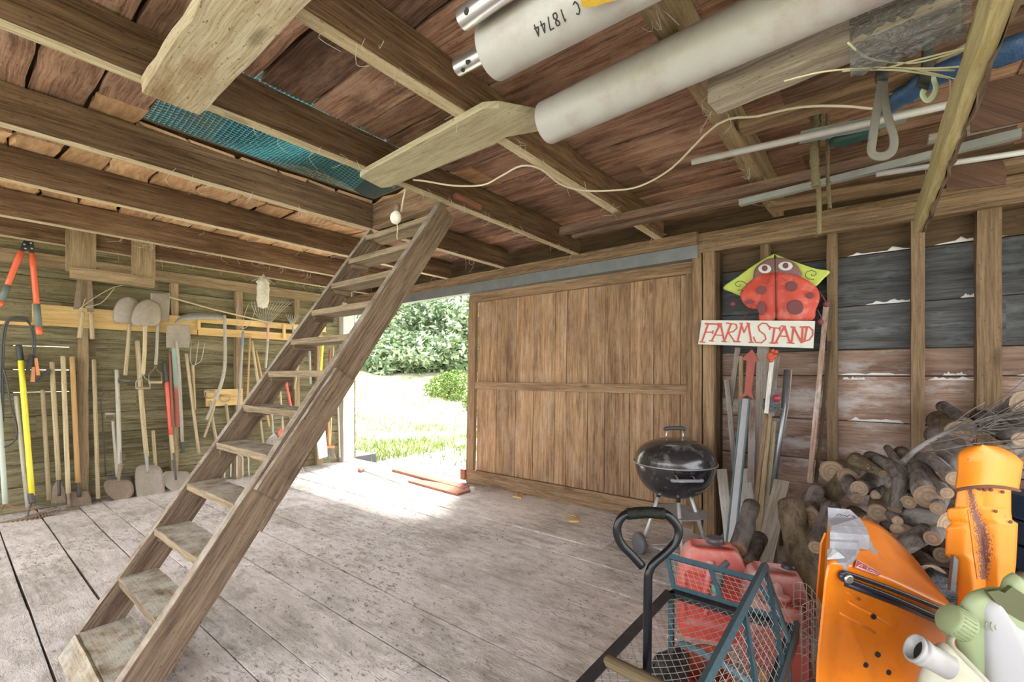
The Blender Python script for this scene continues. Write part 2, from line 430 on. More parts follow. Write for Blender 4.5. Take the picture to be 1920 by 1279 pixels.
# header, rim, blocking
mb = MB(); mb.bar((-6.3, 3.86, 2.41), (-1.12, 3.86, 2.41), .16, .075, UP, n=30, jit=.004)
struct(mb.build('trim_2', M['header']))
mb = MB(); mb.bar((-1.12, 3.90, 2.36), (2.8, 3.90, 2.36), .14, .16, UP, n=24, jit=.005)
struct(mb.build('trim_3', M['header']))
mb = MB(); mb.bar((-6.3, 3.97, 2.56), (2.8, 3.97, 2.56), .05, .25, UP, n=24, jit=.004)
struct(mb.build('trim_4', M['darkside']))
mb = MB(); mb.bar((-6.24, -1.4, 2.39), (-6.24, 3.8, 2.39), .10, .12, UP, n=24, jit=.003)
struct(mb.build('trim_5', M['stud']))
mb = MB(); mb.bar((-6.27, -1.4, 2.55), (-6.27, 3.9, 2.55), .04, .19, UP, n=20, jit=.003)
struct(mb.build('trim_6', M['left']))

# left wall siding (inner face at XW)
mb = MB(); z = -.05
hs = [.0, .235, .45, .69, .90, 1.13, 1.345, 1.57, 1.80, 2.01, 2.24, 2.47]
for a, b in zip(hs[:-1], hs[1:]):
    g = .0032
    yy = -1.4
    while yy < 3.9:
        y2 = min(yy + random.uniform(1.8, 3.2), 4.0)
        mb.bar((XW - .012, yy, (a + b) / 2), (XW - .012, y2, (a + b) / 2), b - a - 2 * g, .024, V((1, 0, 0)), n=max(3, int((y2 - yy) * 5)), jit=.003)
        yy = y2
for ya, yb in ((-1.4, .42), (.8, 4.0)): mb.bar((XW - .034, ya, 1.2), (XW - .034, yb, 1.2), 2.5, .016, V((1, 0, 0)))  # backing added to block daylight at the seams, left open for the slits
mb.bar((XW - .034, .42, .5), (XW - .034, .8, .5), 1.1, .016, V((1, 0, 0))); mb.bar((XW - .034, .42, 2.1), (XW - .034, .8, 2.1), .8, .016, V((1, 0, 0)))
struct(mb.build('wall_left', M['left']))
for i, (px, w, lb) in enumerate(((157, .075, 'pale wall stud on the tool wall behind the wooden-handled shears'),
                       (328, .07, 'pale wall stud behind the square shovel with the green and red stake'),
                       (449, .075, 'pale wall stud on the tool wall behind the hayfork with the blue collar'),
                       (557, .07, 'wall stud on the tool wall seen just left of the ladder rail'),
                       (600, .08, 'wall stud by the doorway corner behind the leaning handles'))):
    p = onX(px, 700, XS)
    mb = MB(); mb.bar((XS - .04, p.y, 0), (XS - .04, p.y, 2.33), w, .08, V((1, 0, 0)), n=10, jit=.003)
    tag(mb.build('wall_stud', M['stud']), lb, 'stud', 'studs of the tool wall')
mb = MB(); mb.bar((XS - .04, -.3, 0), (XS - .04, -.3, 2.33), .08, .08, V((1, 0, 0)), n=8, jit=.003)
# corner post / jamb
mb = MB(); mb.box(-6.29, -6.17, 3.72, 3.90, 0, 2.37, 2, n=12, jit=.005)
tag(mb.build('corner_post', M['whitewood']), 'weathered pale corner post at the left side of the doorway', 'post')

# right wall: horizontal boards, heights read at one spot of the wall
mb = MB()
hz = [onY(1640, q, YR).z for q in (402, 476, 572, 655, 705, 792, 872, 965, 1040)] + [-.05]
for i, (a, b) in enumerate(zip(hz[:-1], hz[1:])):
    m = 2 if i == 0 else (1 if i < 3 else 0)
    x = -1.15
    while x < 2.8:
        x2 = min(x + random.uniform(1.4, 2.4), 2.8)
        mb.bar((x, YR + .012, (a + b) / 2), (x2, YR + .012, (a + b) / 2), abs(a - b) - .009, .024, V((0, 1, 0)), n=10, jit=.003, m=m)
        x = x2
mb.box(-1.15, 2.8, YR + .026, YR + .04, -.05, 2.5, 0, m=2)  # dark backing added so no daylight leaks through the seams
struct(mb.build('wall_right', [M['brownside'], M['greyside'], M['darkside']]))
# whitish residue along the seams, raised crusts
mb = MB(); rr = random.Random(4)
crust = plain('white_residue', (.72, .71, .70), .9, var=.2, scale=60, bump=.6)
for zz, x0, x1 in ((hz[1], -.15, .2), (hz[1], .3, .62), (hz[1], .7, 1.0), (hz[2], -.05, .2), (hz[2], .42, .5), (hz[4], -.2, .2), (hz[4], .34, .45), (hz[4], .66, 1.0), (hz[4] - .03, -.18, -.05), (hz[4] - .03, .27, .5), (hz[5], -.15, .15)):
    n = 14; prof = [abs(noise.noise(V((x0 * 5 + i * .6, zz * 7, 3)))) * .045 + .006 for i in range(n)]
    prof[0] = prof[-1] = .002
    P = lambda u, v, x0=x0, x1=x1, zz=zz, prof=prof, n=n: V((x0 + (x1 - x0) * u, YR - .003 - .005 * math.sin(math.pi * v), zz + .004 + prof[min(n - 1, int(u * (n - 1)))] * v))
    mb.grid(P, n - 1, 4, tint=.5)
o = mb.build('wall_residue', crust); struct(o)
for px, w, lb in ((1433, .055, 'thin wall stud behind the ladybug kite'), (1560, .06, 'wall stud right of the ladybug kite, left of the log pile'), (1721, .065, 'middle wall stud above the heap of cut logs'), (1855, .105, 'widest wall stud with brush lying at its foot'), (1990, .09, 'last wall stud beyond the right edge of the wood pile')):
    p = onY(px, 600, 3.87)
    mb = MB(); mb.bar((p.x, 3.92, 0), (p.x, 3.92, 2.285), .10, w, V((1, 0, 0)), n=14, jit=.004)
    tag(mb.build('wall_stud', M['rstud']), lb, 'stud', 'studs above the log pile')
# door jamb posts right of the leaf
for xa, w, lb in ((-1.13, .07, 'rough brown jamb board beside the sliding door edge'), (-1.04, .085, 'brown doorpost the farm stand sign overlaps')):
    mb = MB(); mb.bar((xa, 3.90, 0), (xa, 3.90, 2.37), .14, w, V((1, 0, 0)), n=12, jit=.004)
    tag(mb.build('door_post', M['doorframe']), lb, 'post', 'posts right of the sliding door')
mb = MB(); mb.bar((-.985, 3.93, 0), (-.985, 3.93, 2.29), .08, .03, V((1, 0, 0)), n=8, jit=.003)
struct(mb.build('trim_7', M['darkside']))

# sliding door
D = thing('door_1', (-2.45, YD, .03), 'big weathered board sliding door, half open, with mid rail', 'door'); D['kind'] = 'structure'
gp = [893, 929, 965, 998, 1038, 1060, 1100, 1132, 1179, 1224, 1274, 1308]
xs = [onY(q, 640, YD).x for q in gp]
lean = .05
def dx(x, z): return x + (lean * (z / 2.2 - .5) * (1 - (x + 3.75) / 2.6))
mb = MB()
for a, b in zip(xs[:-1], xs[1:]):
    c = (a + b) / 2
    mb.bar((c, YD + .05, .06), (c, YD + .05, 2.2), .05, .008, V((0, 1, 0)))  # backing strips added behind the boards to keep the seams dark
    mb.bar((b, YD + .05, .06), (b, YD + .05, 2.2), .03, .008, V((0, 1, 0)))
    mb.bar((dx(c, .06), YD + .03, .06), (dx(c, 2.24), YD + .03, 2.24), b - a - .006, .022, V((0, 1, 0)), n=10, jit=.0015)
mb.build('door_boards', M['door'], D)
def rail(z0, z1, th=.03, nm='door_rail', m='doorframe', x0=-3.80, x1=-1.20):
    mb = MB(); mb.bar((dx(x0, z0), YD - th / 2 + .017, (z0 + z1) / 2), (x1, YD - th / 2 + .017, (z0 + z1) / 2), z1 - z0, th, V((0, 1, 0)), n=14, jit=.002); mb.build(nm, M[m], D)
rail(onY(1100, 735, YD).z, onY(1100, 719, YD).z + .0, .035)
rail(.004, .165, .045)
rail(2.15, 2.255, .045)
mb = MB(); mb.bar((dx(-3.755, 0), YD, .01), (dx(-3.755, 2.2), YD, 2.2), .115, .05, V((0, 1, 0)), n=12, jit=.002); mb.build('door_stile', M['doorframe'], D)
mb = MB(); mb.bar((-1.22, YD, .04), (-1.22, YD, 2.2), .06, .04, V((0, 1, 0)), n=12, jit=.002); mb.build('door_stile', M['doorframe'], D)
mb = MB(); mb.bar((-3.86, YD - .03, .04), (-3.86, YD - .03, .16), .07, .06, V((0, 1, 0))); plab(mb.build('door_guide', M['redwood'], D), 'red painted block at the door foot')
# steel track box over the door
mb = MB(); mb.bar((-6.25, 3.865, 2.31), (-1.12, 3.865, 2.31), .13, .10, V((0, 1, 0)), n=1)
tag(mb.build('door_track', plain('galvanised_track', (.20, .215, .215), .5, .5, .35, 8)), 'long dark grey galvanised steel track over the doorway', 'track')
mb = MB(); mb.bar((-6.25, 3.80, 2.365), (-1.12, 3.80, 2.365), .03, .03, UP, n=30, jit=.003)
tag(mb.build('wood_strip', M['header']), 'thin pale wood strip nailed above the steel door track', 'strip')
# yellow pine ledger on the tool wall
led = [(60, 585, 250, 'short end'), ]
mb = MB(); a = onX(60, 590, XS + .012); mb.bar((XS + .012, a.y, 1.865), (XS + .012, 1.86, 1.865), .20, .024, V((1, 0, 0)), n=4)
L1 = mb.build('tool_rail', M['yellow']); tag(L1, 'new yellow pine board on the tool wall holding the upside-down spades', 'board', 'pine boards on the tool wall')
mb = MB(); mb.bar((XS + .012, 1.87, 1.805), (XS + .012, 3.45, 1.805), .09, .024, V((1, 0, 0)), n=4)
mb.bar((XS + .012, 1.87, 1.945), (XS + .012, 3.45, 1.945), .075, .024, V((1, 0, 0)), n=4)
mb.bar((XS + .04, 1.87, 1.82), (XS + .04, 1.87, 1.96), .03, .03, V((1, 0, 0)))
mb.bar((XS + .04, 2.85, 1.78), (XS + .04, 2.85, 1.96), .03, .03, V((1, 0, 0)))
tag(mb.build('tool_rail', M['yellow']), 'slotted double rail of yellow pine under the scythe blade and leaf rake', 'board', 'pine boards on the tool wall')
mb = MB(); mb.bar((XS + .012, -.6, 1.77), (XS + .012, a.y, 1.77), .03, .03, V((1, 0, 0)), n=4)
tag(mb.build('wood_strip', M['yellow']), 'narrow wood strip on the tool wall that the jumper cables hang over', 'strip')
mb = MB(); mb.bar((XS + .012, 1.95, 1.02), (XS + .012, 2.35, 1.02), .20, .02, V((1, 0, 0)), n=3)
tag(mb.build('wall_patch', M['yellow']), 'square orange-tinted board on the tool wall behind the grip handles', 'board')

# ------------------------------------------------------------------ outside
def hill(x, y):
    d = math.hypot(x + 5, y - 4)
    if y < 4.0: return -.22
    k = max(0, d - 3.0)
    return -.20 + min(k * .012, .3) + (max(0, d - 7) * .19) + noise.noise(V((x * .3, y * .3, 0))) * .12 * min(1, k / 3)
def ground_mat():
    t = NT('sunlit_meadow'); tc = t.node('ShaderNodeTexCoord'); ob = tc.outputs['Object']
    n1 = t.noise(ob, .7, 5, .65); n2 = t.noise(ob, 6, 5, .7)
    c = t.mix(t.ramp(n1, .45, .6), (.55, .50, .36), (.10, .19, .03)); c = t.mix(t.math('MULTIPLY', t.ramp(n2, .4, .7), .6), c, (.60, .56, .45))
    t.set(t.b.inputs['Base Color'], c); t.b.inputs['Roughness'].default_value = 1
    return t.mat
M['meadow'] = ground_mat()
t = NT('gravel'); tc = t.node('ShaderNodeTexCoord'); vo = t.node('ShaderNodeTexVoronoi', i_Scale=45.); t.set(vo.inputs['Vector'], tc.outputs['Object'])
t.set(t.b.inputs['Base Color'], t.mix(t.ramp(vo.outputs['Color'], .2, .8), (.07, .07, .07), (.20, .195, .19))); t.b.inputs['Roughness'].default_value = .95
t.bump(vo.outputs['Distance'], .8, .02); M['gravel'] = t.mat
mb = MB(); mb.grid(lambda u, v: (lambda x, y: V((x, y, hill(x, y))))(-60 + 80 * u, -12 + 72 * v), 80, 72)
o = mb.build('ground', M['meadow']); struct(o)
mb = MB(); mb.grid(lambda u, v: (lambda x, y: V((x, y, hill(x, y) + .015 - .03 * (abs(2 * v - 1) > .99))))(-7.4 + 8 * u + 1.2 * v, 3.97 + (2.6 - 1.4 * abs(u - .6)) * v), 20, 12)
o = mb.build('ground_gravel', M['gravel']); struct(o)
def leaf_mat(name, a, b):
    t = NT(name); at = t.node('ShaderNodeAttribute', attribute_name='tint')
    t.set(t.b.inputs['Base Color'], t.mix(at.outputs['Fac'], a, b)); t.b.inputs['Roughness'].default_value = .6
    return t.mat
M['leafA'] = leaf_mat('hedge_leaves', (.06, .12, .04), (.55, .62, .42)); M['leafB'] = leaf_mat('shrub_leaves', (.05, .12, .01), (.24, .32, .05))
M['grass'] = leaf_mat('grass_blades', (.10, .20, .03), (.42, .42, .18)); M['bark_dark'] = plain('tree_bark', (.16, .12, .09), .9)
def clump(c, rx, ry, rz, n, s, mat, name, label, cat, group=None, seed=0):
    rr = random.Random(seed); mb = MB(); c = V(c)
    for i in range(n):
        d = V((rr.gauss(0, 1), rr.gauss(0, 1), rr.gauss(0, 1))).normalized(); k = rr.random() ** .35
        p = c + V((d.x * rx * k, d.y * ry * k, d.z * rz * k)); p += V((noise.noise(p * .9), noise.noise(p * .9 + V((9, 0, 0))), noise.noise(p * .9 + V((0, 9, 0))))) * rx * .35
        a = V((rr.gauss(0, 1), rr.gauss(0, 1), rr.gauss(0, .6))).normalized(); b = a.orthogonal().normalized(); q = s * rr.uniform(.6, 1.3); ti = rr.random() ** 1.6
        k0 = len(mb.v); mb.v += [p - a * q, p + b * q * .45, p + a * q, p - b * q * .45]
        mb.face((k0, k0 + 1, k0 + 2, k0 + 3), ((0, 0), (0, 1), (1, 1), (1, 0)), ti)
    root = thing(name, (c.x, c.y, hill(c.x, c.y)), label, cat, group)
    mb.build('foliage', mat, root)
    st = MB()
    for i in range(4):
        e = c + V((rr.uniform(-.5, .5) * rx, rr.uniform(-.5, .5) * ry, rz * .2)); st.tube(smooth([V((c.x, c.y, hill(c.x, c.y) - .05)), (V((c.x, c.y, c.z - rz * .5)) + e) / 2, e], 3), [.05 * rz + .01] * 4 + [.02 * rz + .004] * 3, 6)
    st.build('stem', M['bark_dark'], root)
    return root
for i, (px, py, d, r, rz, lb) in enumerate((
        (690, 560, 24, 2.2, 2.6, 'pale-lit hedgerow tree behind the ladder rail, leftmost through the doorway'),
        (760, 560, 27, 2.4, 2.4, 'dark green hedgerow tree right of the ladder rail'),
        (812, 618, 21, 1.5, 1.0, 'low bushy hedgerow shrub in the middle of the doorway view'),
        (850, 565, 25, 1.9, 2.2, 'dense hedgerow tree just left of the sliding door edge'),
        (912, 590, 22, 1.9, 2.2, 'hedgerow tree partly cut off by the sliding door'),
        (745, 615, 21, 1.6, .9, 'low hedgerow shrub at the foot of the dark green tree'))):
    p = atD(px, py, d); p.z = hill(p.x, p.y) + rz * .62; clump(p, r * 1.25, r, rz, 4600, .17, M['leafA'], 'hedgerow_tree', lb, 'tree', 'hedgerow beyond the meadow', 20 + i)
def on_hill(px, py):
    d = 4.
    while d < 60 and atD(px, py, d).z > hill(atD(px, py, d).x, atD(px, py, d).y): d += .1
    return atD(px, py, d)
p = on_hill(838, 745) + V((0, 0, .33)); clump(p, .9, .7, .5, 2600, .055, M['leafB'], 'yellow_green_shrub', 'yellow-green leafy shrub in the meadow beside the door edge', 'shrub', None, 50)
p = on_hill(905, 775) + V((0, 0, .30)); clump(p, .65, .5, .45, 1600, .055, M['leafB'], 'yellow_green_shrub', 'smaller leafy shrub half hidden behind the sliding door edge', 'shrub', None, 51)
# grass in tufts: uncountable
mb = MB(); rr = random.Random(3)
for i in range(9000):
    px = rr.uniform(600, 960); py = 730 + 140 * rr.random() ** .7
    p = onZ(px, py, -.15)
    if p.y < 4.15 or p.y > 24: continue
    if noise.noise(V((p.x * .6, p.y * .6, 5))) < -.05 and rr.random() < .8: continue
    if p.y < 6.3 and p.x > -6.6: 
        if rr.random() < .93: continue
    z = hill(p.x, p.y); s = rr.uniform(.05, .16) * (1 + p.y * .02); a = rr.uniform(0, 6.28); w = .006 + .0012 * p.y
    dx_, dy_ = math.cos(a), math.sin(a); tx = rr.uniform(-.4, .4) * s; k0 = len(mb.v)
    mb.v += [V((p.x - dx_ * w, p.y - dy_ * w, z - .01)), V((p.x + dx_ * w, p.y + dy_ * w, z - .01)), V((p.x + tx, p.y + tx, z + s))]
    mb.face((k0, k0 + 1, k0 + 2), ((0, 0), (1, 0), (0, 1)), rr.random())
tag(mb.build('meadow_grass', M['grass']), 'sunlit pale green grass growing outside the doorway', 'grass', kind='stuff')
mb = MB(); mb.box(-7.1, -6.55, 4.15, 4.55, -.21, -.03)
tag(mb.build('stone_step', plain('dark_stone', (.12, .12, .125), .8, bump=.3)), 'dark flat stone block just outside the left door corner', 'block')
p = onY(642, 842, 4.05); mb = MB(); mb.bar((-6.72, 4.06, -.21), (-6.72, 4.06, .36), .09, .09, V((0, 1, 0)), n=5, jit=.004)
tag(mb.build('fence_post', wood('mossy_wood', (.22, .24, .12), (.1, .1, .06))), 'short mossy wooden post outside the left door corner', 'post')

# ------------------------------------------------------------------ loft ladder
def lad(h, f=0): return .33 + .708 * h + f            # y of the ladder's front edge at height h
LD = thing('loft_ladder', (-2.57, .33, 0), 'big home-made wooden ladder with dusty treads leaning up to the loft hatch', 'ladder')
def lrail(xb, xt, h1, th, dp, name, label=None, h0=0., mat='ladder', off=0.):
    nrm = V((0, -1, .708)).normalized(); d = V((0, .708, 1)).normalized(); n2 = V((0, -1, .708)).normalized()
    a = V((xb, lad(h0), h0)) - n2 * (dp / 2 + off); b = V((xt, lad(h1), h1)) - n2 * (dp / 2 + off)
    mb = MB(); mb.bar(a, b, th, dp, n2, n=24, jit=.0025); return mb.build(name, M[mat], LD)
lrail(-2.905, -3.01, 2.40, .045, .135, 'side_rail'); lrail(-2.255, -2.265, 2.44, .052, .150, 'side_rail')
for i in range(12):
    h = .10 + .2035 * i
    xl = -2.90 - .105 * h / 2.4; y = lad(h); dpt = .155 if i else .19
    mb = MB(); mb.bar((xl + .018, y - .004 + dpt / 2, h - .018), (-2.28, y - .004 + dpt / 2, h - .018), dpt, .036, UP, n=8, jit=.002)
    mb.build('tread', M['tread'], LD)
    if i < 11:
        mb = MB(); mb.bar((xl + .028, y + .01, h - .052), (xl + .028, y + dpt - .01, h - .052), .022, .034, UP); mb.build('tread_cleat', M['ladder'], LD)
mb = MB(); mb.bar((-2.875, lad(.06) - .005, .055), (-2.30, lad(.06) - .005, .055), .10, .03, V((0, 1, -.7)), n=5, jit=.002); mb.build('tread_riser', M['tread'], LD)
def scab(h0, h1, x, th, dp, off, mat, name, label):
    n2 = V((0, -1, .708)).normalized(); a = V((x, lad(h0), h0)) - n2 * off; b = V((x, lad(h1), h1)) - n2 * off
    mb = MB(); mb.bar(a, b, th, dp, n2, n=10, jit=.003); plab(mb.build(name, M[mat], LD), label)
scab(.78, 1.34, -2.214, .028, .125, .075, 'ladder', 'repair_board', 'dusty repair board screwed on the ladder rail')
scab(.66, 1.12, -2.245, .045, .02, .148, 'ladder', 'repair_strip', 'thin strip under the ladder rail')

# ------------------------------------------------------------------ overhead things
def poly_z(pts, z): return [onZ(a, b, z) for a, b in pts]
mb = MB(); mb.prism(poly_z([(675, 322), (690, 311), (905, 191), (935, 189), (1016, 205), (1018, 232), (945, 246), (925, 260), (732, 341), (715, 343)], 2.443), (0, 0, -.03))
tag(mb.build('brace_board', wood('sawn_pale_wood', (.50, .46, .32), (.34, .29, .18), var=.1, grain=.5, speck=.5)), 'pale saw-marked board with a pointed top nailed under the joists above the ladder', 'board')
mb = MB(); mb.bar(onZ(322, 182, 2.415) + V((0, 0, 0)), V((.3, .56, 2.415)), .195, .058, UP, n=26, jit=.004)
tag(mb.build('rough_plank', M['rough_pale']), 'thick rough-hewn pale plank nailed under the joists at upper left', 'plank')
mb = MB(); mb.bar((-1.9 + .12, 2.02, 2.452 + .05), (-1.55, 2.02, 2.452 + .05), .03, .03); 
# small block on the joist near the ladder top
p0 = onX(852, 367, -2.19); p1 = onX(900, 390, -2.19); mb = MB(); mb.bar(p0, p1, .03, .035, UP); tag(mb.build('wood_block', M['redwood']), 'small reddish wood cleat on the joist side right of the ladder top', 'cleat')
# bulb and its cable
cord = smooth([onZ(q[0], q[1], q[2]) for q in ((775, 337, 2.43), (800, 340, 2.425), (850, 348, 2.42), (905, 347, 2.42), (940, 330, 2.42), (978, 311, 2.43), (1015, 318, 2.43), (1050, 345, 2.42), (1090, 357, 2.42), (1150, 357, 2.415), (1200, 349, 2.41), (1260, 315, 2.42), (1345, 233, 2.43), (1420, 218, 2.42), (1500, 201, 2.41), (1580, 199, 2.40), (1640, 204, 2.40), (1660, 198, 2.41), (1720, 150, 2.43))], 4)
dn = [onX(q[0], q[1], -2.30) for q in ((775, 337), (764, 347), (757, 370), (752, 397))]
mb = MB(); mb.tube(smooth(dn[::-1], 4) + cord, .0055, 6, sm=True)
tag(mb.build('electric_cord', plain('dusty_cord', (.62, .56, .42), .7)), 'cream electric cord looping under the joists from the bulb to the right', 'cord')
bp = onX(742, 408, -2.30)
B = thing('light_bulb', bp + V((0, 0, -.04)), 'bare dusty round light bulb hanging beside the ladder top', 'bulb')
mb = MB(); mb.lathe([(.002, -.040), (.018, -.036), (.031, -.018), (.034, 0), (.03, .018), (.02, .03), (.014, .04)], bp, V((.25, 0, 1))); mb.build('globe', plain('dusty_opal_glass', (.78, .76, .66), .35, dirt=((.45, .42, .3), .4)), B)
mb = MB(); mb.lathe([(.015, .038), (.019, .042), (.019, .075), (.008, .085)], bp, V((.25, 0, 1))); mb.build('socket', plain('brown_socket', (.16, .10, .07), .5), B)
mb = MB(); mb.tube(smooth([bp + V((.01, .0, -.03)), bp + V((.018, 0, -.07)), bp + V((.012, 0, -.11)), bp + V((.016, 0, -.135))], 3), .002, 5); mb.build('pull_string', plain('string', (.7, .66, .45), .9), B)

pvc = plain('dirty_white_pvc', (.43, .42, .41), .45, var=.12, scale=4, dirt=((.33, .26, .22), .5))
alu = plain('galvanised_pole', (.68, .69, .71), .32, .9, .1, 9)
def pipe(p0, p1, r, mat, name, label, cat, group=None, wall=.005, seg=28):
    p0 = V(p0); p1 = V(p1); L = (p1 - p0).length; mb = MB()
    mb.lathe([(r - wall, .0), (r, 0), (r, L), (r - wall, L), (r - wall, 0)][1:] if False else [(r - wall, L * .5), (r - wall, 0), (r - .001, -.001), (r, .001), (r, L), (r - wall, L), (r - wall, L * .5)], p0, p1 - p0, seg, tint=.5)
    mb.f = mb.f[:6 * seg]; mb.uv = mb.uv[:6 * seg]; mb.t = mb.t[:6 * seg]; mb.m = mb.m[:6 * seg]; mb.s = mb.s[:6 * seg]
    # a mid-pipe plug keeps the bore dark
    return tag(mb.build(name, mat), label, cat, group)
pipe((-1.075, 1.585, 2.355), (.9, 1.47, 2.355), .083, pvc, 'drain_pipe', 'long dirty white plastic pipe running to the upper right from the brace board', 'pipe', 'white plastic pipes under the joists', .006, 36)
P2 = pipe((-.975, 1.12, 2.352), (.9, 1.15, 2.352), .086, pvc, 'drain_pipe', 'white plastic pipe stencilled 18744 between the two metal poles', 'pipe', 'white plastic pipes under the joists', .006, 36)
pipe((-.975, .985, 2.375), (.8, .93, 2.375), .031, alu, 'metal_pole', 'shiny metal pole with one hole, above the stencilled white pipe', 'pole', 'metal poles beside the stencilled pipe', .003, 20)
pipe((-1.20, 1.185, 2.43), (.8, 1.262, 2.43), .030, alu, 'metal_pole', 'shiny metal pole with two holes at its end, below the stencilled white pipe', 'pole', 'metal poles beside the stencilled pipe', .003, 20)
dk = plain('dark_hole', (.03, .03, .03), .8)
# stencilled number wrapped on the pipe: built as strokes on its surface
FONT = {'1': [[(.5, 0), (.5, 1)], [(.25, .8), (.5, 1)]], '8': [[(.5, .52), (.15, .7), (.2, .95), (.5, 1), (.8, .95), (.85, .7), (.5, .52), (.1, .3), (.2, .03), (.5, 0), (.8, .03), (.9, .3), (.5, .52)]],
        '7': [[(.1, 1), (.9, 1), (.4, 0)]], '4': [[(.7, 0), (.7, 1), (.05, .3), (.95, .3)]], 'C': [[(.9, .85), (.5, 1), (.12, .75), (.1, .3), (.45, 0), (.9, .15)]]}
pc = V((0, 1.135, 2.352))
def on_pipe(u, s):          # u along the pipe (x), s angle in metres round it from the underside towards the viewer
    a = -math.pi / 2 - s / .086
    return V((u, 1.12 + (u + .975) * .016 + math.cos(a) * .0872, pc.z + math.sin(a) * .0872))
mb = MB(); x = -.765
for ch in ('4', '4', '7', '8', '1', ' ', 'C'):
    for st in FONT.get(ch, []):
        q = []
        for i in range(len(st) - 1):
            for k in range(4):
                a, b = st[i], st[i + 1]; t_ = k / 4; q.append((a[0] + (b[0] - a[0]) * t_, a[1] + (b[1] - a[1]) * t_))
        q.append(st[-1])
        for i in range(len(q) - 1): mb.tube([on_pipe(x + (1 - a) * .0155, .078 - b * .030) for a, b in q[i:i + 2]], .0017, 5, tint=.5)
    x += .0215
plab(mb.build('stencil_number', dk, P2), 'black stencilled number 18744')
for (px, py, z) in ((893, 38, 2.36),):
    p = V((-.94, .962, 2.357)); mb = MB(); mb.lathe([(.007, 0), (.007, .003)], V((-.93, .957, 2.363)), V((0, -.9, -.4)), 12); 
mb2 = mb
for p, n_ in ((V((-.935, .9575, 2.36)), V((0, -.88, -.45))), (V((-1.165, 1.176, 2.4005)), V((0, -.3, -.95))), (V((-1.13, 1.163, 2.4075)), V((0, -.7, -.7)))):
    mb2.lathe([(.0075, -.002), (.0075, .0015)], p, n_, 12)
tag(mb2.build('pole_holes', dk), 'dark drilled bolt holes in the ends of the metal poles', 'hole')
p = onZ(1100, 8, 2.27)
mb = MB(); mb.bar(p + V((0, -.03, .0)), p + V((.10, .01, -.0)), .05, .02, UP, n=3, jit=.004); mb.bar(p + V((.09, 0, .03)), p + V((.10, .0, .14)), .03, .01, V((1, 0, 0)), n=3, jit=.003)
tag(mb.build('yellow_bracket', plain('dirty_yellow_paint', (.75, .50, .06), .5, rust=((.2, .13, .06), .7))), 'yellow painted scrap piece strapped to the stencilled white pipe', 'scrap')

# timber and poles stored across the joists
def zbar(a, b, z, w, t, mat, name, label, cat, group=None, n=14, jit=.003, z1=None, up=UP, seg=None):
    p0 = onZ(a[0], a[1], z); p1 = onZ(b[0], b[1], z if z1 is None else z1); mb = MB()
    if seg: mb.tube([p0, (p0 + p1) / 2, p1], w / 2, seg)
    else: mb.bar(p0, p1, w, t, up, n=n, jit=jit)
    return tag(mb.build(name, mat if not isinstance(mat, str) else M[mat], ), label, cat, group)
M['strip'] = wood('dark_strip_wood', (.20, .125, .085), (.07, .042, .03), var=.2, speck=.4)
G1 = 'lengths of timber and pipe stored overhead'
zbar((1337, 178), (1800, -20), 2.35, .10, .105, 'greybeam', 'timber_beam', 'thick grey weathered timber beside the long white pipe, wrapped in plastic at its right', 'beam')
zbar((1052, 434), (1905, 243), 2.40, .045, .05, 'strip', 'timber_strip', 'long dark brown timber strip, the upper of the pair over the door header', 'timber', G1)
zbar((1075, 443), (1900, 265), 2.37, .045, .03, 'strip', 'timber_strip', 'long brown timber strip, the lower of the pair over the door header', 'timber', G1)
zbar((1387, 381), (1915, 250), 2.34, .035, .035, plain('grey_painted_pole', (.26, .27, .25), .5), 'flat_pole', 'slim grey square pole below the pair of brown strips', 'pole', G1)
zbar((1297, 304), (1800, 192), 2.40, .032, .03, pvc, 'thin_pipe', 'thin white plastic pipe, the upper one, ending left of the pale joist', 'pipe', G1, seg=12)
zbar((1643, 327), (1990, 275), 2.30, .026, .03, pvc, 'thin_pipe', 'thin white plastic pipe, the lower one, behind the hanging pale board', 'pipe', G1, seg=12)
zbar((1500, 258), (1700, 218), 2.44, .07, .03, plain('grey_blue_plank', (.25, .30, .31), .6), 'painted_plank', 'grey-blue painted plank end above the thin white pipe', 'plank', G1)
zbar((1390, 240), (1790, 118), 2.455, .11, .03, 'header', 'timber_plank', 'orange-brown plank beneath the grey beam, crossing the pale joist', 'plank', G1)
zbar((1445, 388), (1990, 296), 2.38, .14, .035, 'header', 'timber_plank', 'wide light brown plank lying over the wall plate beside the door header', 'plank', G1)
zbar((1560, 330), (1990, 232), 2.43, .09, .02, 'ladder', 'timber_plank', 'thin grey-brown lath behind the slim grey pole', 'plank', G1)
zbar((1700, 292), (1990, 240), 2.40, .05, .02, 'joist', 'timber_strip', 'dark strip behind the hanging pale board at the right edge', 'timber', G1)
zbar((1740, 262), (1990, 205), 2.38, .05, .03, 'stake', 'timber_strip', 'greyish lath above the dark strip at the right edge', 'timber', G1)
# brown board scraps behind the hanging board
mb = MB(); q = [onY(a, b, 3.25) for a, b in ((1775, 358), (1886, 345), (1888, 318), (1880, 300), (1775, 312))]; mb.prism(q, (0, .012, 0))
tag(mb.build('hardboard_sheet', wood('brown_hardboard', (.15, .085, .055), (.09, .05, .035))), 'brown hardboard offcut with a rounded corner over the right wall plate', 'board')
mb = MB(); q = [onY(a, b, 2.6) for a, b in ((1820, 248), (1990, 212), (1990, 120), (1825, 160))]; mb.prism(q, (0, .012, 0))
tag(mb.build('hardboard_sheet', wood('ribbed_hardboard', (.17, .095, .065), (.09, .05, .035), grain=3)), 'larger brown board standing behind the hanging pale board at the right edge', 'board')
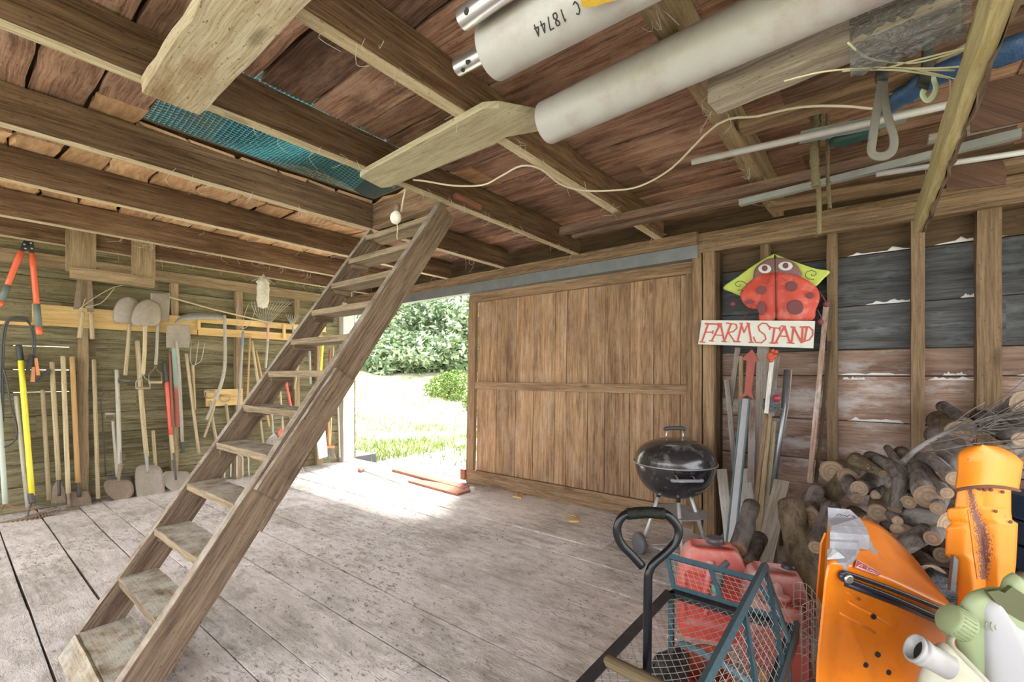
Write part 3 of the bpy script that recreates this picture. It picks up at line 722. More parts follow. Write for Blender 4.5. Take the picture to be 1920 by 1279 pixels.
# pale diagonal board hanging under the stored timber
mb = MB(); nrm = UP
a = onZ(1722, 412, 2.2); b = onZ(1910, -60, 2.2); a = V((.205, 3.66, 2.215)); b = V((.235, 1.2, 2.215))
mb.bar(a, b, .035, .13, UP, n=16, jit=.004); 
o = mb.build('hanging_board', wood('pale_yellow_board', (.52, .45, .25), (.36, .29, .13), var=.1, speck=.3)); tag(o, 'pale yellow board hanging under the stored timber, pointing towards the camera', 'board')
mb = MB(); mb.bar(a + V((.024, 0, -.01)), b + V((.024, 0, -.01)), .012, .12, UP, n=30, jit=.008); plab(mb.build('torn_edge', M['ladder'], o), 'broken brown edge layer')
for yy in (1.4, 2.3, 3.3):
    mb = MB(); mb.bar((.215, yy, 2.27), (.215, yy, 2.46), .015, .004, V((1, 0, 0))); mb.build('hanger_strap', M['stake'], o)
# dark blue tarp roll with stick
mb = MB(); rr = random.Random(8)
pts = smooth([onZ(1655, 205, 2.42), onZ(1700, 178, 2.41), onZ(1760, 140, 2.42), onZ(1850, 110, 2.41), onZ(1990, 60, 2.42)], 5)
mb.tube(pts, [.045 + .02 * noise.noise(V((i * .7, 0, 0))) + .0012 * i for i in range(len(pts))], 14, flat=.55)
tag(mb.build('blue_tarp', plain('blue_tarp_plastic', (.03, .085, .20), .35, var=.4, scale=30, bump=.8)), 'rolled dark blue tarp stuffed above the hanging board', 'tarp')
mb = MB(); mb.tube([onZ(1668, 195, 2.45), onZ(1760, 118, 2.45), onZ(1870, 50, 2.45)], .012, 8, flat=1); tag(mb.build('wood_pole', M['handle_grey']), 'pale wooden pole above the blue tarp', 'pole', G1)
mb = MB(); pts = smooth([onZ(1555, 268, 2.46), onZ(1600, 258, 2.45), onZ(1650, 240, 2.46)], 5); mb.tube(pts, [.02, .035, .045, .05, .05, .045, .05, .04, .045, .03, .02], 10, flat=.6)
tag(mb.build('green_tarp', plain('green_tarp_plastic', (.02, .07, .06), .3, var=.4, scale=30, bump=.8)), 'crumpled dark green tarp end behind the thin white pipe', 'tarp')
# crinkled clear plastic round the grey beam
t = NT('crinkled_clear_plastic'); tc = t.node('ShaderNodeTexCoord'); n1 = t.noise(t.mapv(tc.outputs['Object'], (9, 22, 22)), 1, 2, .6, 3)
t.b.inputs['Base Color'].default_value = (.25, .27, .28, 1); t.b.inputs['Roughness'].default_value = .08; t.b.inputs['Alpha'].default_value = .5; t.b.inputs['Specular IOR Level'].default_value = 1
t.bump(n1, 1., .05); plast = t.mat
A = onZ(1595, 80, 2.35); Bq = onZ(1815, -10, 2.35)
mb = MB(); mb.grid(lambda u, v: (lambda c, a, r: c + V((0, math.cos(a) * r, math.sin(a) * r * .95 - .01)))(A.lerp(Bq, u), -math.pi * 1.25 + v * math.pi * 1.5, (.088 + .020 * abs(noise.noise(V((u * 9 + v * 3, v * 7, 0)))))), 90, 60)
tag(mb.build('plastic_wrap', plast), 'crinkled clear plastic sheet wrapped round the grey beam', 'plastic sheet')
# webbing strap loop, black strap, ribbon, rope
web = plain('dusty_webbing', (.13, .12, .10), .9, scale=60)
c = onZ(1654, 150, 2.31); z0 = c.z
def Q(px, py): return onP(px, py, c, FWD)
mb = MB(); mb.tube(smooth([Q(1654, 140), Q(1650, 175), Q(1642, 220), Q(1636, 262), Q(1634, 285), Q(1645, 293), Q(1662, 291), Q(1674, 280), Q(1676, 258), Q(1668, 230), Q(1660, 195), Q(1656, 150)], 4), .016, 8, flat=.14, nrm=FWD)
mb.tube(smooth([Q(1630, 262), Q(1632, 285), Q(1645, 294)], 3), .004, 6)
o = mb.build('webbing_strap', web); tag(o, 'grey dusty webbing strap hanging in a loop under the grey beam', 'strap')
mb = MB(); mb.lathe([(.001, 0), (.018, .0), (.02, .02), (.015, .04), (.001, .05)], Q(1653, 152), UP, 12); plab(mb.build('strap_knot', plain('black_rubber', (.03, .03, .03), .6), o), 'black knotted strap end')
c = onZ(1740, 110, 2.36)
mb = MB(); mb.tube(smooth([Q(1742, 70), Q(1740, 100), Q(1738, 130), Q(1728, 165)], 4), .022, 8, flat=.2, nrm=FWD); tag(mb.build('black_strap', plain('black_strap_cloth', (.03, .035, .03), .8)), 'short black strap hanging below the plastic-wrapped beam', 'strap')
mb = MB(); mb.tube(smooth([Q(1748, 142), Q(1755, 165), Q(1748, 182), Q(1738, 188), Q(1730, 178), Q(1733, 168)], 4), .010, 8, flat=.15, nrm=FWD); tag(mb.build('green_ribbon', plain('pale_green_ribbon', (.50, .60, .42), .6)), 'pale green ribbon curl beside the black strap', 'ribbon')
# netting strands
mb = MB()
for q in (((1590, 80), (1620, 105), (1660, 115), (1720, 117), (1800, 95)), ((1470, 152), (1540, 135), (1620, 128), (1700, 130), (1790, 132)), ((1580, 133), (1680, 127), (1760, 140), (1820, 160)), ((1620, 130), (1700, 133), (1800, 150)), ((1640, 126), (1750, 128), (1850, 120)), ((1660, 128), (1720, 112), (1850, 80))):
    mb.tube(smooth([onZ(a, b, 2.28) for a, b in q], 5), .003, 5)
tag(mb.build('loose_twine', plain('pale_twine', (.68, .68, .45), .9)), 'pale twine strands stretched below the plastic-wrapped beam', 'twine')
rope = plain('frayed_rope', (.20, .165, .085), .95, var=.5, scale=90, bump=1.)
def fuzzy(pts, r, name, label, seed, parent=None):
    rr = random.Random(seed); P = smooth(pts, 6); mb = MB()
    mb.tube(P, [r * (1 + .35 * noise.noise(V((i * .9, seed, 0)))) for i in range(len(P))], 10)
    for i in range(160):
        p = rr.choice(P); d = V((rr.gauss(0, 1), rr.gauss(0, 1), rr.gauss(0, 1))).normalized(); mb.tube([p + d * r * .7, p + d * r * rr.uniform(1.2, 1.9) + V((0, 0, rr.uniform(-.01, .01)))], .0012, 3, cap=False)
    return tag(mb.build(name, rope), label, 'rope', 'frayed ropes hanging over the wall plate')
yR = 2.80
fuzzy([onY(1541, 160, yR), onY(1540, 215, yR), onY(1530, 300, yR), onY(1534, 345, yR), onY(1536, 395, yR), onY(1535, 440, yR)], .011, 'hanging_rope', 'longest frayed yellow-brown rope hanging down over the wall plate', 1)
fuzzy([onY(1528, 205, yR - .05), onY(1527, 240, yR - .05), onY(1526, 280, yR - .05), onY(1530, 350, yR - .05)], .019, 'hanging_rope', 'thick tangled rope bundle above the pair of brown strips', 2)
fuzzy([onY(1551, 205, yR + .05), onY(1552, 260, yR + .05), onY(1552, 330, yR + .05), onY(1556, 390, yR + .05)], .009, 'hanging_rope', 'thin frayed rope right of the thick tangled bundle', 3)

# netting seen through the hatch, in the loft
def netobj(x0, x1, y0, y1, z, n, m, mat, name, label, th=.0065, amp=.12):
    mb = MB(); mb.grid(lambda u, v: V((x0 + (x1 - x0) * u, y0 + (y1 - y0) * v, z + amp * noise.noise(V((u * 3, v * 3, z))) + .10 * math.sin(u * 3))), n, m)
    o = mb.build(name, mat); w = o.modifiers.new('w', 'WIREFRAME'); w.thickness = th; w.use_even_offset = False
    return tag(o, label, 'netting')
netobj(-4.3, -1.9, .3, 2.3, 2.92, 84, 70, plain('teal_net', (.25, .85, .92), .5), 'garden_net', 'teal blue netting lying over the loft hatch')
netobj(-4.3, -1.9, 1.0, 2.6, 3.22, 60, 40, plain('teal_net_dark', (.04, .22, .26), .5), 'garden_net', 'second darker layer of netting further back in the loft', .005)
mb = MB(); mb.grid(lambda u, v: V((-4.6 + 3.6 * u, 1.5 + 2.6 * v, 3.42 - .7 * max(0, v - .5) + .05 * noise.noise(V((u * 4, v * 4, 0))))), 20, 20, thick=.004)
tag(mb.build('loft_sheet', plain('grey_blue_sheet', (.13, .19, .22), .7)), 'grey-blue sheet behind the netting in the loft', 'sheet')
# cobwebs: strands hung from the joists
mb = MB(); rr = random.Random(5)
for i in range(230):
    px = rr.uniform(300, 1850); x = rr.choice([-5.6, -4.9, -4.0, -3.1, -2.2, -1.4, -.55]); y = rr.uniform(.8, 3.7); p = V((x + rr.uniform(-.05, .05), y, 2.45)); L = rr.uniform(.03, .13)
    k = [p, p + V((rr.uniform(-.04, .04), rr.uniform(-.04, .04), -L * .5)), p + V((rr.uniform(-.06, .06), rr.uniform(-.06, .06), -L * rr.uniform(.3, 1)))]
    mb.tube(smooth(k, 3), .0009, 3, cap=False)
tag(mb.build('cobwebs', plain('cobweb', (.62, .58, .5), 1)), 'dusty cobweb strands under the joists', 'cobweb', kind='stuff')

# ------------------------------------------------------------------ tools on the left wall
def L(px, py, off=.04): return onX(px, py, XS + off)
M['steel'] = plain('worn_steel', (.30, .29, .26), .55, .5, .25, 25, dirt=((.42, .38, .30), .6))
M['steel_pale'] = plain('dusty_pale_steel', (.33, .285, .23), .6, .35, .2, 18, dirt=((.42, .36, .28), .6))
M['rusty'] = plain('rusty_steel', (.24, .18, .13), .7, .3, .3, 25, dirt=((.35, .27, .18), .6))
M['dark_iron'] = plain('dark_iron', (.10, .09, .08), .6, .4)
M['blackgrip'] = plain('black_grip', (.05, .06, .055), .6)
M['tine'] = plain('thin_grey_tines', (.46, .44, .38), .5, .4)
M['yellow_paint'] = plain('yellow_fibreglass', (.86, .74, .05), .4)
M['red_paint'] = plain('red_enamel', (.72, .10, .07), .4, dirt=((.5, .25, .15), .3))
M['redorange'] = plain('orange_red_enamel', (.85, .16, .07), .35)
def hpts(pts, off, r=.018, r1=None, n=3):
    p = smooth([L(q[0], q[1], q[2] if len(q) > 2 else off) for q in pts], n) if len(pts) > 2 else [L(*pts[0][:2], pts[0][2] if len(pts[0]) > 2 else off).lerp(L(*pts[1][:2], pts[1][2] if len(pts[1]) > 2 else off), k / 6) for k in range(7)]
    k = len(p); r1 = r if r1 is None else r1
    rs = [r + (r1 - r) * i / (k - 1) for i in range(k)]
    return p, rs
def handle(T, pts, off=.05, r=.018, mat='handle', r1=None, name='handle', label=None):
    p, rs = hpts(pts, off, r, r1); mb = MB()
    d = (p[0] - p[1]).normalized(); p = [p[0] + d * rs[0] * .35] + p; rs = [rs[0] * .6] + rs
    mb.tube(p, rs, 10); o = mb.build(name, M[mat] if isinstance(mat, str) else mat, T)
    if label: plab(o, label)
    return o
def blade(T, rows, off=.06, bulge=.03, mat='steel', name='blade', n=14, m=10, hollow=1, top=None):
    """rows: (px,py,halfwidth px) along the blade"""
    R_ = smooth([V((q[0], q[1], q[2])) for q in rows], 5)
    def P(u, v):
        f = u * (len(R_) - 1); i = min(int(f), len(R_) - 2); q = R_[i].lerp(R_[i + 1], f - i); s = 2 * v - 1
        p = L(q.x + q.z * s, q.y, off); return p + V((bulge * hollow * (1 - s * s) * (.3 + .7 * math.sin(math.pi * min(1, .15 + u * .7))), 0, 0))
    mb = MB(); mb.grid(P, max(n, len(R_)), m, thick=.004); return mb.build(name, M[mat] if isinstance(mat, str) else mat, T)
def dgrip(T, px, y0, y1, hw, off=.05, mat='steel', gm='handle'):
    mb = MB(); ym = y0 + (y1 - y0) * .45
    for s in (-1, 1): mb.tube(smooth([L(px, y0 - 3, off), L(px + s * hw * .35, y0 + (ym - y0) * .5, off), L(px + s * hw * .95, ym, off), L(px + s * hw, y1, off)], 4), .0055, 6)
    mb.build('grip_fork', M[mat], T)
    mb = MB(); mb.tube([L(px - hw * 1.05, y1, off), L(px, y1, off), L(px + hw * 1.05, y1, off)], .014, 10); mb.build('grip', M[gm], T)
def tinework(T, sets, r=.0045, name='tines', mat='tine', off=.06):
    mb = MB()
    for s_ in sets: mb.tube(smooth([L(q[0], q[1], q[2] if len(q) > 2 else off) for q in s_], 3), r, 5)
    return mb.build(name, M[mat] if isinstance(mat, str) else mat, T)
def tool(name, base, label, cat, group=None):
    p = L(base[0], base[1], .06); return thing(name, (p.x, p.y, p.z), label, cat, group)
GH = 'long handled tools leaning on the tool wall'; GU = 'spades hung upside down on the pine board'

# hung upside down
T = tool('garden_spade', (235, 715), 'upside-down round spade on the pine board, left of the pair with overlapping blades', 'spade', GU)
blade(T, [(240, 606, 22), (239, 600, 27), (238, 580, 25), (240, 563, 17), (240, 557, 4)], .09, .03, 'steel_pale'); handle(T, [(243, 606), (239, 660), (235, 704)], .09, .017); 
mb = MB(); mb.tube(smooth([L(222, 716, .09), L(224, 709, .09), L(235, 703, .09), L(244, 710, .09), L(246, 718, .09)], 3), .007, 6); mb.tube([L(222, 717, .09), L(246, 718, .09)], .010, 8); plab(mb.build('grip', M['dark_iron'], T), 'dark iron grip')
T = tool('garden_spade', (268, 730), 'upside-down pointed spade with a wooden D grip, in front of its neighbours', 'spade', GU)
blade(T, [(272, 611, 20), (273, 603, 27), (275, 585, 26), (277, 570, 19), (278, 562, 5)], .13, .03, 'steel_pale'); handle(T, [(272, 608), (271, 660), (268, 702)], .13, .018); dgrip(T, 268, 704, 728, 13, .13)
T = tool('garden_spade', (291, 720), 'upside-down square-bladed spade with rusted collar, right of the overlapping pair', 'spade', GU)
blade(T, [(299, 602, 17), (300, 575, 18), (301, 549, 19)], .05, .006, 'steel_pale'); handle(T, [(296, 600), (294, 650), (292, 684)], .06, .015, 'handle_grey'); dgrip(T, 291, 688, 717, 12, .07, 'rusty')
# square shovel upside down with black tip
T = tool('square_shovel', (342, 850), 'upside-down square shovel with a pale handle and black rubber tip', 'shovel')
blade(T, [(333, 652, 21), (334, 640, 23), (334, 620, 22.5), (334, 609, 22)], .10, -.02, 'steel_pale'); handle(T, [(331, 640), (336, 700), (342, 830)], .085, .016, 'handle_grey'); handle(T, [(342, 829), (343, 849)], .085, .019, 'blackgrip', name='tip', label='black rubber tip')
T = tool('painted_stake', (333, 800), 'flat stake painted green above and red below, behind the square shovel', 'stake')
t_ = NT('green_to_red_paint'); tc_ = t_.node('ShaderNodeTexCoord'); zz = t_.math('ADD', t_.node('ShaderNodeSeparateXYZ', i_0=tc_.outputs['Object']).outputs[2], t_.math('MULTIPLY', t_.noise(tc_.outputs['Object'], 20, 4, .7), .2))
t_.set(t_.b.inputs['Base Color'], t_.mix(t_.ramp(zz, .52, .56), (.50, .16, .11), (.36, .47, .40))); t_.b.inputs['Roughness'].default_value = .8
mb = MB(); mb.bar(L(335, 800, .03), L(326, 648, .03), .05, .02, V((1, 0, 0)), n=6, jit=.002); mb.build('board', t_.mat, T)
# scythe
T = tool('scythe', (385, 820), 'old scythe with a curved grey blade and long bent wooden snath', 'scythe')
blade_pts = [(328, 605, 1), (336, 598, 4), (350, 594, 6), (372, 592, 6.5), (395, 592.5, 6), (412, 593, 5), (421, 597, 4)]
R_ = smooth([V(q) for q in blade_pts], 4); mb = MB()
mb.grid(lambda u, v: (lambda q: L(q.x, q.y + q.z * (2 * v - 1) + 1, .10 + .012 * v))(R_[min(len(R_) - 1, int(u * (len(R_) - 1)))]), len(R_) - 1, 2, thick=.004); mb.build('blade', M['steel'], T)
handle(T, [(421, 592), (422, 640), (421, 690), (413, 725), (402, 755), (388, 787)], .10, .017, 'handle_grey', .02, 'snath')
handle(T, [(405, 750), (395, 785), (383, 820)], .12, .012, name='nib')
# tall tools left
T = tool('bow_rake', (20, 980), 'bow rake with grey-green handle at the left edge of the tool wall', 'rake', GH)
handle(T, [(-8, 690, .03), (0, 790, .06), (10, 945, .14)], .05, .019, plain('teal_grey_paint', (.50, .58, .50), .7, dirt=((.6, .5, .38), .5)))
tinework(T, [[(10, 945, .15), (-2, 962, .17), (-25, 975, .2)], [(10, 945, .15), (30, 952, .2), (62, 955, .24), (72, 964, .26)]], .005, 'bow', 'redwood')
mb = MB(); a = L(-30, 988, .22); b = L(74, 968, .26); mb.bar(a, b, .012, .03, UP)
for i in range(13): p = a.lerp(b, i / 12); mb.bar(p, p + V((.075, 0, -.012)), .016, .012, UP, w1=.008)
mb.build('rake_head', M['rusty'], T)
T = tool('bow_rake', (60, 965), 'bow rake with bright yellow handle and black grip', 'rake', GH)
handle(T, [(39, 675, .04), (60, 930, .14)], .05, .0215, 'yellow_paint'); handle(T, [(35, 648, .035), (39, 676, .04)], .05, .023, 'blackgrip', name='grip', label='black foam grip')
handle(T, [(58, 926, .14), (61, 944, .15)], .05, .024, 'dark_iron', name='ferrule')
tinework(T, [[(60, 942, .15), (56, 952, .17), (52, 968, .22)], [(61, 942, .15), (72, 946, .18), (100, 950, .22), (111, 957, .25)]], .006, 'bow', 'dark_iron')
mb = MB(); a = L(48, 970, .21); b = L(112, 955, .25); mb.bar(a, b, .012, .03, UP)
for i in range(12): p = a.lerp(b, i / 11); mb.bar(p, p + V((.08, 0, -.014)), .016, .012, UP, w1=.008)
mb.build('rake_head', M['rusty'], T)
def long_tool(px_top, py_top, px_bot, py_bot, label, name='tool_handle', mat='handle', r=.019, cat='handle', head=None, o0=.04, o1=.10):
    T = tool(name, (px_bot, py_bot), label, cat, GH); handle(T, [(px_top, py_top, o0), (px_bot, py_bot, o1)], .05, r, mat)
    if head: head(T)
    return T
long_tool(30, 744, 53, 955, 'weathered handle just left of the yellow rake handle', mat='handle_grey', r=.017)
long_tool(80, 732, 92, 938, 'olive brown handle in the dim corner right of the yellow rake', mat='handle', r=.017)
long_tool(97, 680, 110, 900, 'pale hoe handle with a broad dark blade near the floor', 'garden_hoe', cat='hoe', head=lambda T: (blade(T, [(109, 902, 4), (110, 920, 13), (110, 945, 15)], .10, .004, 'rusty'), handle(T, [(110, 895, .1), (111, 930, .1)], .1, .012, 'dark_iron', name='socket')))
def rk(T):
    handle(T, [(127, 920, .1), (130, 952, .13)], .1, .012, 'rusty', name='socket'); mb = MB(); a = L(110, 960, .16); b = L(146, 951, .18); mb.bar(a, b, .02, .012, UP)
    for i in range(8): p = a.lerp(b, i / 7); mb.bar(p, p + V((.05, 0, -.02)), .01, .008, UP)
    mb.build('rake_head', M['rusty'], T)
long_tool(118, 669, 128, 925, 'garden rake with pale handle between the hoe and the orange-brown handle', 'garden_rake', cat='rake', head=rk, o1=.12)
long_tool(135, 670, 146, 905, 'orange-brown handle beside the stud, with a square dark blade', 'square_spade', 'handle_orange', cat='spade', r=.0205, head=lambda T: (blade(T, [(147, 921, 19), (150, 935, 21), (151, 951, 20)], .07, .005, 'rusty'), handle(T, [(146, 888, .1), (148, 932, .09)], .1, .014, 'dark_iron', name='socket')))
long_tool(176, 675, 184, 935, 'pale pointed handle just right of the lit stud', r=.017, o1=.12)
T = tool('ring_rod', (198, 895), 'thin dark iron rod ending in a ring', 'rod')
handle(T, [(189, 748), (193, 800), (198, 893)], .04, .006, 'dark_iron', name='rod'); mb = MB(); mb.tube([L(188 + 7 * math.cos(a * .5236), 736 + 7.5 * math.sin(a * .5236), .04) for a in range(12)], .006, 6, closed=True); mb.build('ring', M['dark_iron'], T)
T = tool('garden_spade', (228, 942), 'dark square spade with a small D grip behind the round shovel', 'spade', GH)
handle(T, [(212, 790), (215, 830), (220, 895)], .045, .015, 'handle_grey'); dgrip(T, 206, 792, 776, 9, .05, 'rusty', 'handle_grey'); blade(T, [(226, 894, 22), (228, 918, 25), (230, 940, 26)], .055, .004, 'dark_iron')
T = tool('round_shovel', (224, 942), 'round-point shovel with a weathered handle and brown blade, left of the two near the ladder', 'shovel', GH)
handle(T, [(219, 694, .03), (222, 780, .06), (225, 880, .12)], .06, .019, 'handle_grey'); handle(T, [(226, 870, .12), (222, 905, .14)], .1, .020, 'rusty', .010, 'socket'); blade(T, [(221, 900, 20), (222, 908, 27), (225, 925, 25), (228, 942, 6)], .10, -.035, 'rusty')
T = tool('round_shovel', (280, 938), 'dusty round shovel with a long pale handle standing in the middle of the tool wall', 'shovel', GH)
handle(T, [(257, 640, .05), (266, 760, .08), (275, 856, .12)], .06, .0215, 'handle'); handle(T, [(274, 850, .12), (277, 888, .14)], .1, .018, 'steel', .012, 'socket'); blade(T, [(277, 872, 12), (279, 880, 24), (281, 905, 27), (283, 928, 26), (281, 938, 20)], .10, -.035, 'steel_pale')
T = tool('short_handle', (291, 880), 'short wooden handle behind the dusty round shovel', 'handle', GH); handle(T, [(287, 808), (292, 880)], .04, .016)
T = tool('round_shovel', (328, 925), 'shovel with a red and black handle, its blade half behind the ladder', 'shovel', GH)
handle(T, [(308, 680, .05), (312, 717, .06)], .05, .019, 'blackgrip', name='grip', label='dark grip at the handle top'); handle(T, [(312, 716, .06), (320, 815, .09)], .05, .019, 'red_paint', label='red painted handle'); handle(T, [(320, 815, .09), (325, 862, .11)], .05, .019, 'handle', name='lower_handle'); handle(T, [(325, 850, .11), (330, 900, .13)], .1, .018, 'dark_iron', .010, 'socket')
blade(T, [(330, 884, 20), (331, 892, 26), (334, 910, 25), (338, 926, 8)], .10, -.03, 'steel_pale')
long_tool(318, 660, 324, 800, 'dark narrow handle between the red shovel handle and the painted stake', mat='redwood', r=.012)
long_tool(349, 664, 373, 850, 'slanting pale handle crossing the three-tined fork', r=.016, o0=.07)
T = tool('hay_fork', (366, 760), 'three-tined fork hanging tines up right of the square shovel', 'fork')
handle(T, [(361, 685), (365, 768)], .06, .016); tinework(T, [[(359, 637), (357, 662), (357, 678), (362, 686)], [(372, 639), (369, 665), (367, 680), (362, 688)], [(384, 643), (380, 665), (376, 678), (364, 685)]], .0045)
T = tool('garden_spade', (404, 830), 'spade handle with a D grip behind the scythe snath', 'spade'); handle(T, [(394, 752), (399, 790), (406, 828)], .04, .016); dgrip(T, 393, 750, 734, 10, .04)
T = tool('digging_fork', (430, 895), 'digging fork with a wooden D grip, its curved tines on the floor beside the ladder', 'fork')
handle(T, [(424, 758, .04), (430, 800, .06), (448, 850, .1)], .05, .016); dgrip(T, 422, 756, 742, 9, .04); 
tinework(T, [[(450, 848, .12), (440, 852, .15), (424 + 10 * k, 856, .2), (422 + 11 * k, 876, .24), (421 + 11.5 * k, 896 - k, .27)] for k in range(5)], .008)
T = tool('hay_fork', (446, 770), 'hayfork with curved thin tines up and a blue-banded handle', 'fork')
t2 = plain('blue_grey_paint', (.20, .25, .36), .6); handle(T, [(456, 622), (454, 650)], .07, .015, t2, name='collar', label='blue painted collar'); handle(T, [(454, 648), (447, 770)], .07, .016, 'handle_grey')
tinework(T, [[(448, 572), (443, 590), (446, 608), (456, 617)], [(466, 570), (458, 592), (456, 617)], [(480, 574), (474, 595), (466, 610), (456, 617)]], .004)
T = tool('leaf_rake', (500, 690), 'wide fan leaf rake hanging with its tines up under the hanging bag', 'rake')
tinework(T, [[(503, 612), (500 + (k - 6) * 3.2, 592), (508 + (k - 6) * 6.2, 566 + abs(k - 6) * .3), (511 + (k - 6) * 6.4, 567)] for k in range(13)], .0032, 'fan')
handle(T, [(503, 606), (502, 640)], .07, .014, plain('pink_red_paint', (.62, .35, .30), .6), label='faded red handle'); handle(T, [(502, 640), (498, 690)], .07, .014, 'handle_grey', name='lower_handle')
T = tool('leaf_rake', (550, 640), 'small grey fan rake hanging just left of the ladder rail', 'rake')
tinework(T, [[(549, 612), (548 + (k - 3) * 2, 602), (549 + (k - 3) * 4.4, 590)] for k in range(7)], .004, 'fan', 'tine'); handle(T, [(549, 612), (551, 650)], .07, .012, 'handle_grey')
for a, b, c_, d, lb, mt, r in ((469, 632, 462, 790, 'thin straight handle right of the blue-banded hayfork', 'handle_orange', .011), (472, 640, 484, 720, 'slanting pale handle left of the ladder rail', 'handle', .015), (480, 658, 497, 740, 'darker slanting handle touching the ladder rail', 'handle_orange', .013),
        (565, 640, 552, 730, 'pale handle seen between two upper ladder treads', 'handle', .014), (580, 640, 582, 720, 'straight grey pole seen between the upper treads', 'handle_grey', .015), (606, 634, 598, 740, 'yellow handle left of the ladder rail near the corner', 'yellow_paint', .017),
        (619, 655, 610, 850, 'handle in the corner cluster, second from the doorway jamb', 'redwood', .017), (625, 650, 618, 850, 'pale handle in the corner cluster by the doorway', 'handle', .014), (630, 660, 637, 858, 'outermost slim handle leaning by the doorway post', 'handle_grey', .013), (613, 700, 606, 850, 'brown handle behind the ladder foot of the corner cluster', 'handle_orange', .016),
        (485, 760, 495, 842, 'slim handle seen below the eighth tread', 'handle', .013), (505, 725, 512, 812, 'pale blue handle of the white leaf rake behind the ladder', 'handle_grey', .013), (523, 700, 531, 812, 'pale handle behind the ladder leading to the red blade', 'handle', .013), (533, 700, 548, 775, 'bright red handle behind the ladder', 'red_paint', .016), (540, 745, 545, 800, 'dark handle beside the red one behind the ladder', 'rusty', .012), (495, 745, 505, 800, 'orange-brown handle seen behind the middle treads', 'handle_orange', .012)):
    long_tool(a, b, c_, d, lb, mat=mt, r=r, o0=.05, o1=.12)
T = tool('edging_spade', (530, 825), 'small red pointed blade on the floor side behind the ladder', 'spade'); blade(T, [(529, 803, 3), (529, 812, 8), (530, 822, 5), (531, 828, 1)], .13, .004, 'red_paint'); handle(T, [(529, 780, .12), (529, 806, .13)], .1, .010, 'steel', name='socket')
T = tool('leaf_rake', (515, 865), 'white leaf rake fan standing tines down behind the ladder', 'rake')
tinework(T, [[(514, 812, .13), (512 + (k - 5) * 2, 825, .16), (512 + (k - 5) * 5, 862, .25)] for k in range(11)], .003, 'fan', pvc)
T = tool('leaf_rake', (560, 892), 'faded rake fan lying on the floor by the ladder rail', 'rake')
tinework(T, [[(545, 858, .1), (540 + (k - 6) * 4, 872, .2), (530 + (k - 6) * 7, 892, .32)] for k in range(13)], .003, 'fan', plain('pinkish_plastic', (.70, .55, .52), .6))
T = tool('broom', (618, 855), 'straw broom head with orange band standing in the doorway corner', 'broom'); rr = random.Random(9)
handle(T, [(614, 720, .1), (617, 836, .16)], .1, .014, 'handle_orange'); mb = MB()
mb.bar(L(610, 838, .17), L(626, 838, .17), .04, .03, UP); plab(mb.build('band', M['redorange'], T), 'orange band'); mb = MB()
for i in range(120): k = rr.uniform(-1, 1); mb.tube([L(618 + 6 * k, 840, .16 + rr.uniform(-.02, .02)), L(618 + 13 * k, 860, .17 + rr.uniform(-.05, .05))], .0018, 3, cap=False)
mb.build('bristles', M['handle_grey'], T)
mb = MB(); mb.bar(L(600, 800, .26), L(606, 858, .22), .13, .02, V((1, 0, 0)), n=3, jit=.003); tag(mb.build('wood_board', M['whitewood']), 'pale board standing on the floor left of the straw broom', 'board')
# bolt cutter hanging by its jaws
T = thing('bolt_cutter', L(47, 500, .12), 'open red bolt cutter with grey grips hanging at the left edge', 'bolt cutter')
o_ = .14
for pts in (((40, 471), (-2, 575)), ((60, 475), (74, 628))):
    a = L(*pts[0], o_); b = L(*pts[1], o_); mb = MB(); mb.tube([a.lerp(b, k / 6) for k in range(5)] , .0215, 12); mb.build('arm', M['redorange'], T)
    mb = MB(); mb.tube([a.lerp(b, .62), a.lerp(b, .9)], .0245, 12); plab(mb.build('grip', plain('grey_green_grip', (.16, .20, .18), .6), T), 'grey-green rubber grip'); mb = MB(); mb.tube([a.lerp(b, .9), a.lerp(b, .99), a.lerp(b, 1.0)], [.022, .022, .012], 12); mb.build('arm_tip', M['redorange'], T)
mb = MB()
mb.prism([L(*q, o_ - .015) for q in ((45, 450), (55, 449), (53, 462), (50, 468), (44, 473), (35, 474), (40, 460))], (.022, 0, 0)); mb.prism([L(*q, o_ - .008) for q in ((54, 451), (62, 450), (64, 474), (57, 476), (52, 468))], (.022, 0, 0))
mb.build('jaws', plain('black_steel', (.05, .05, .055), .45, .5), T); mb = MB()
for q in ((46, 458), (58, 456), (48, 466), (60, 466)): mb.lathe([(.008, 0), (.008, .006), (.004, .009)], L(*q, o_ + .015), V((1, 0, 0)), 10)
mb.build('bolts', alu, T)
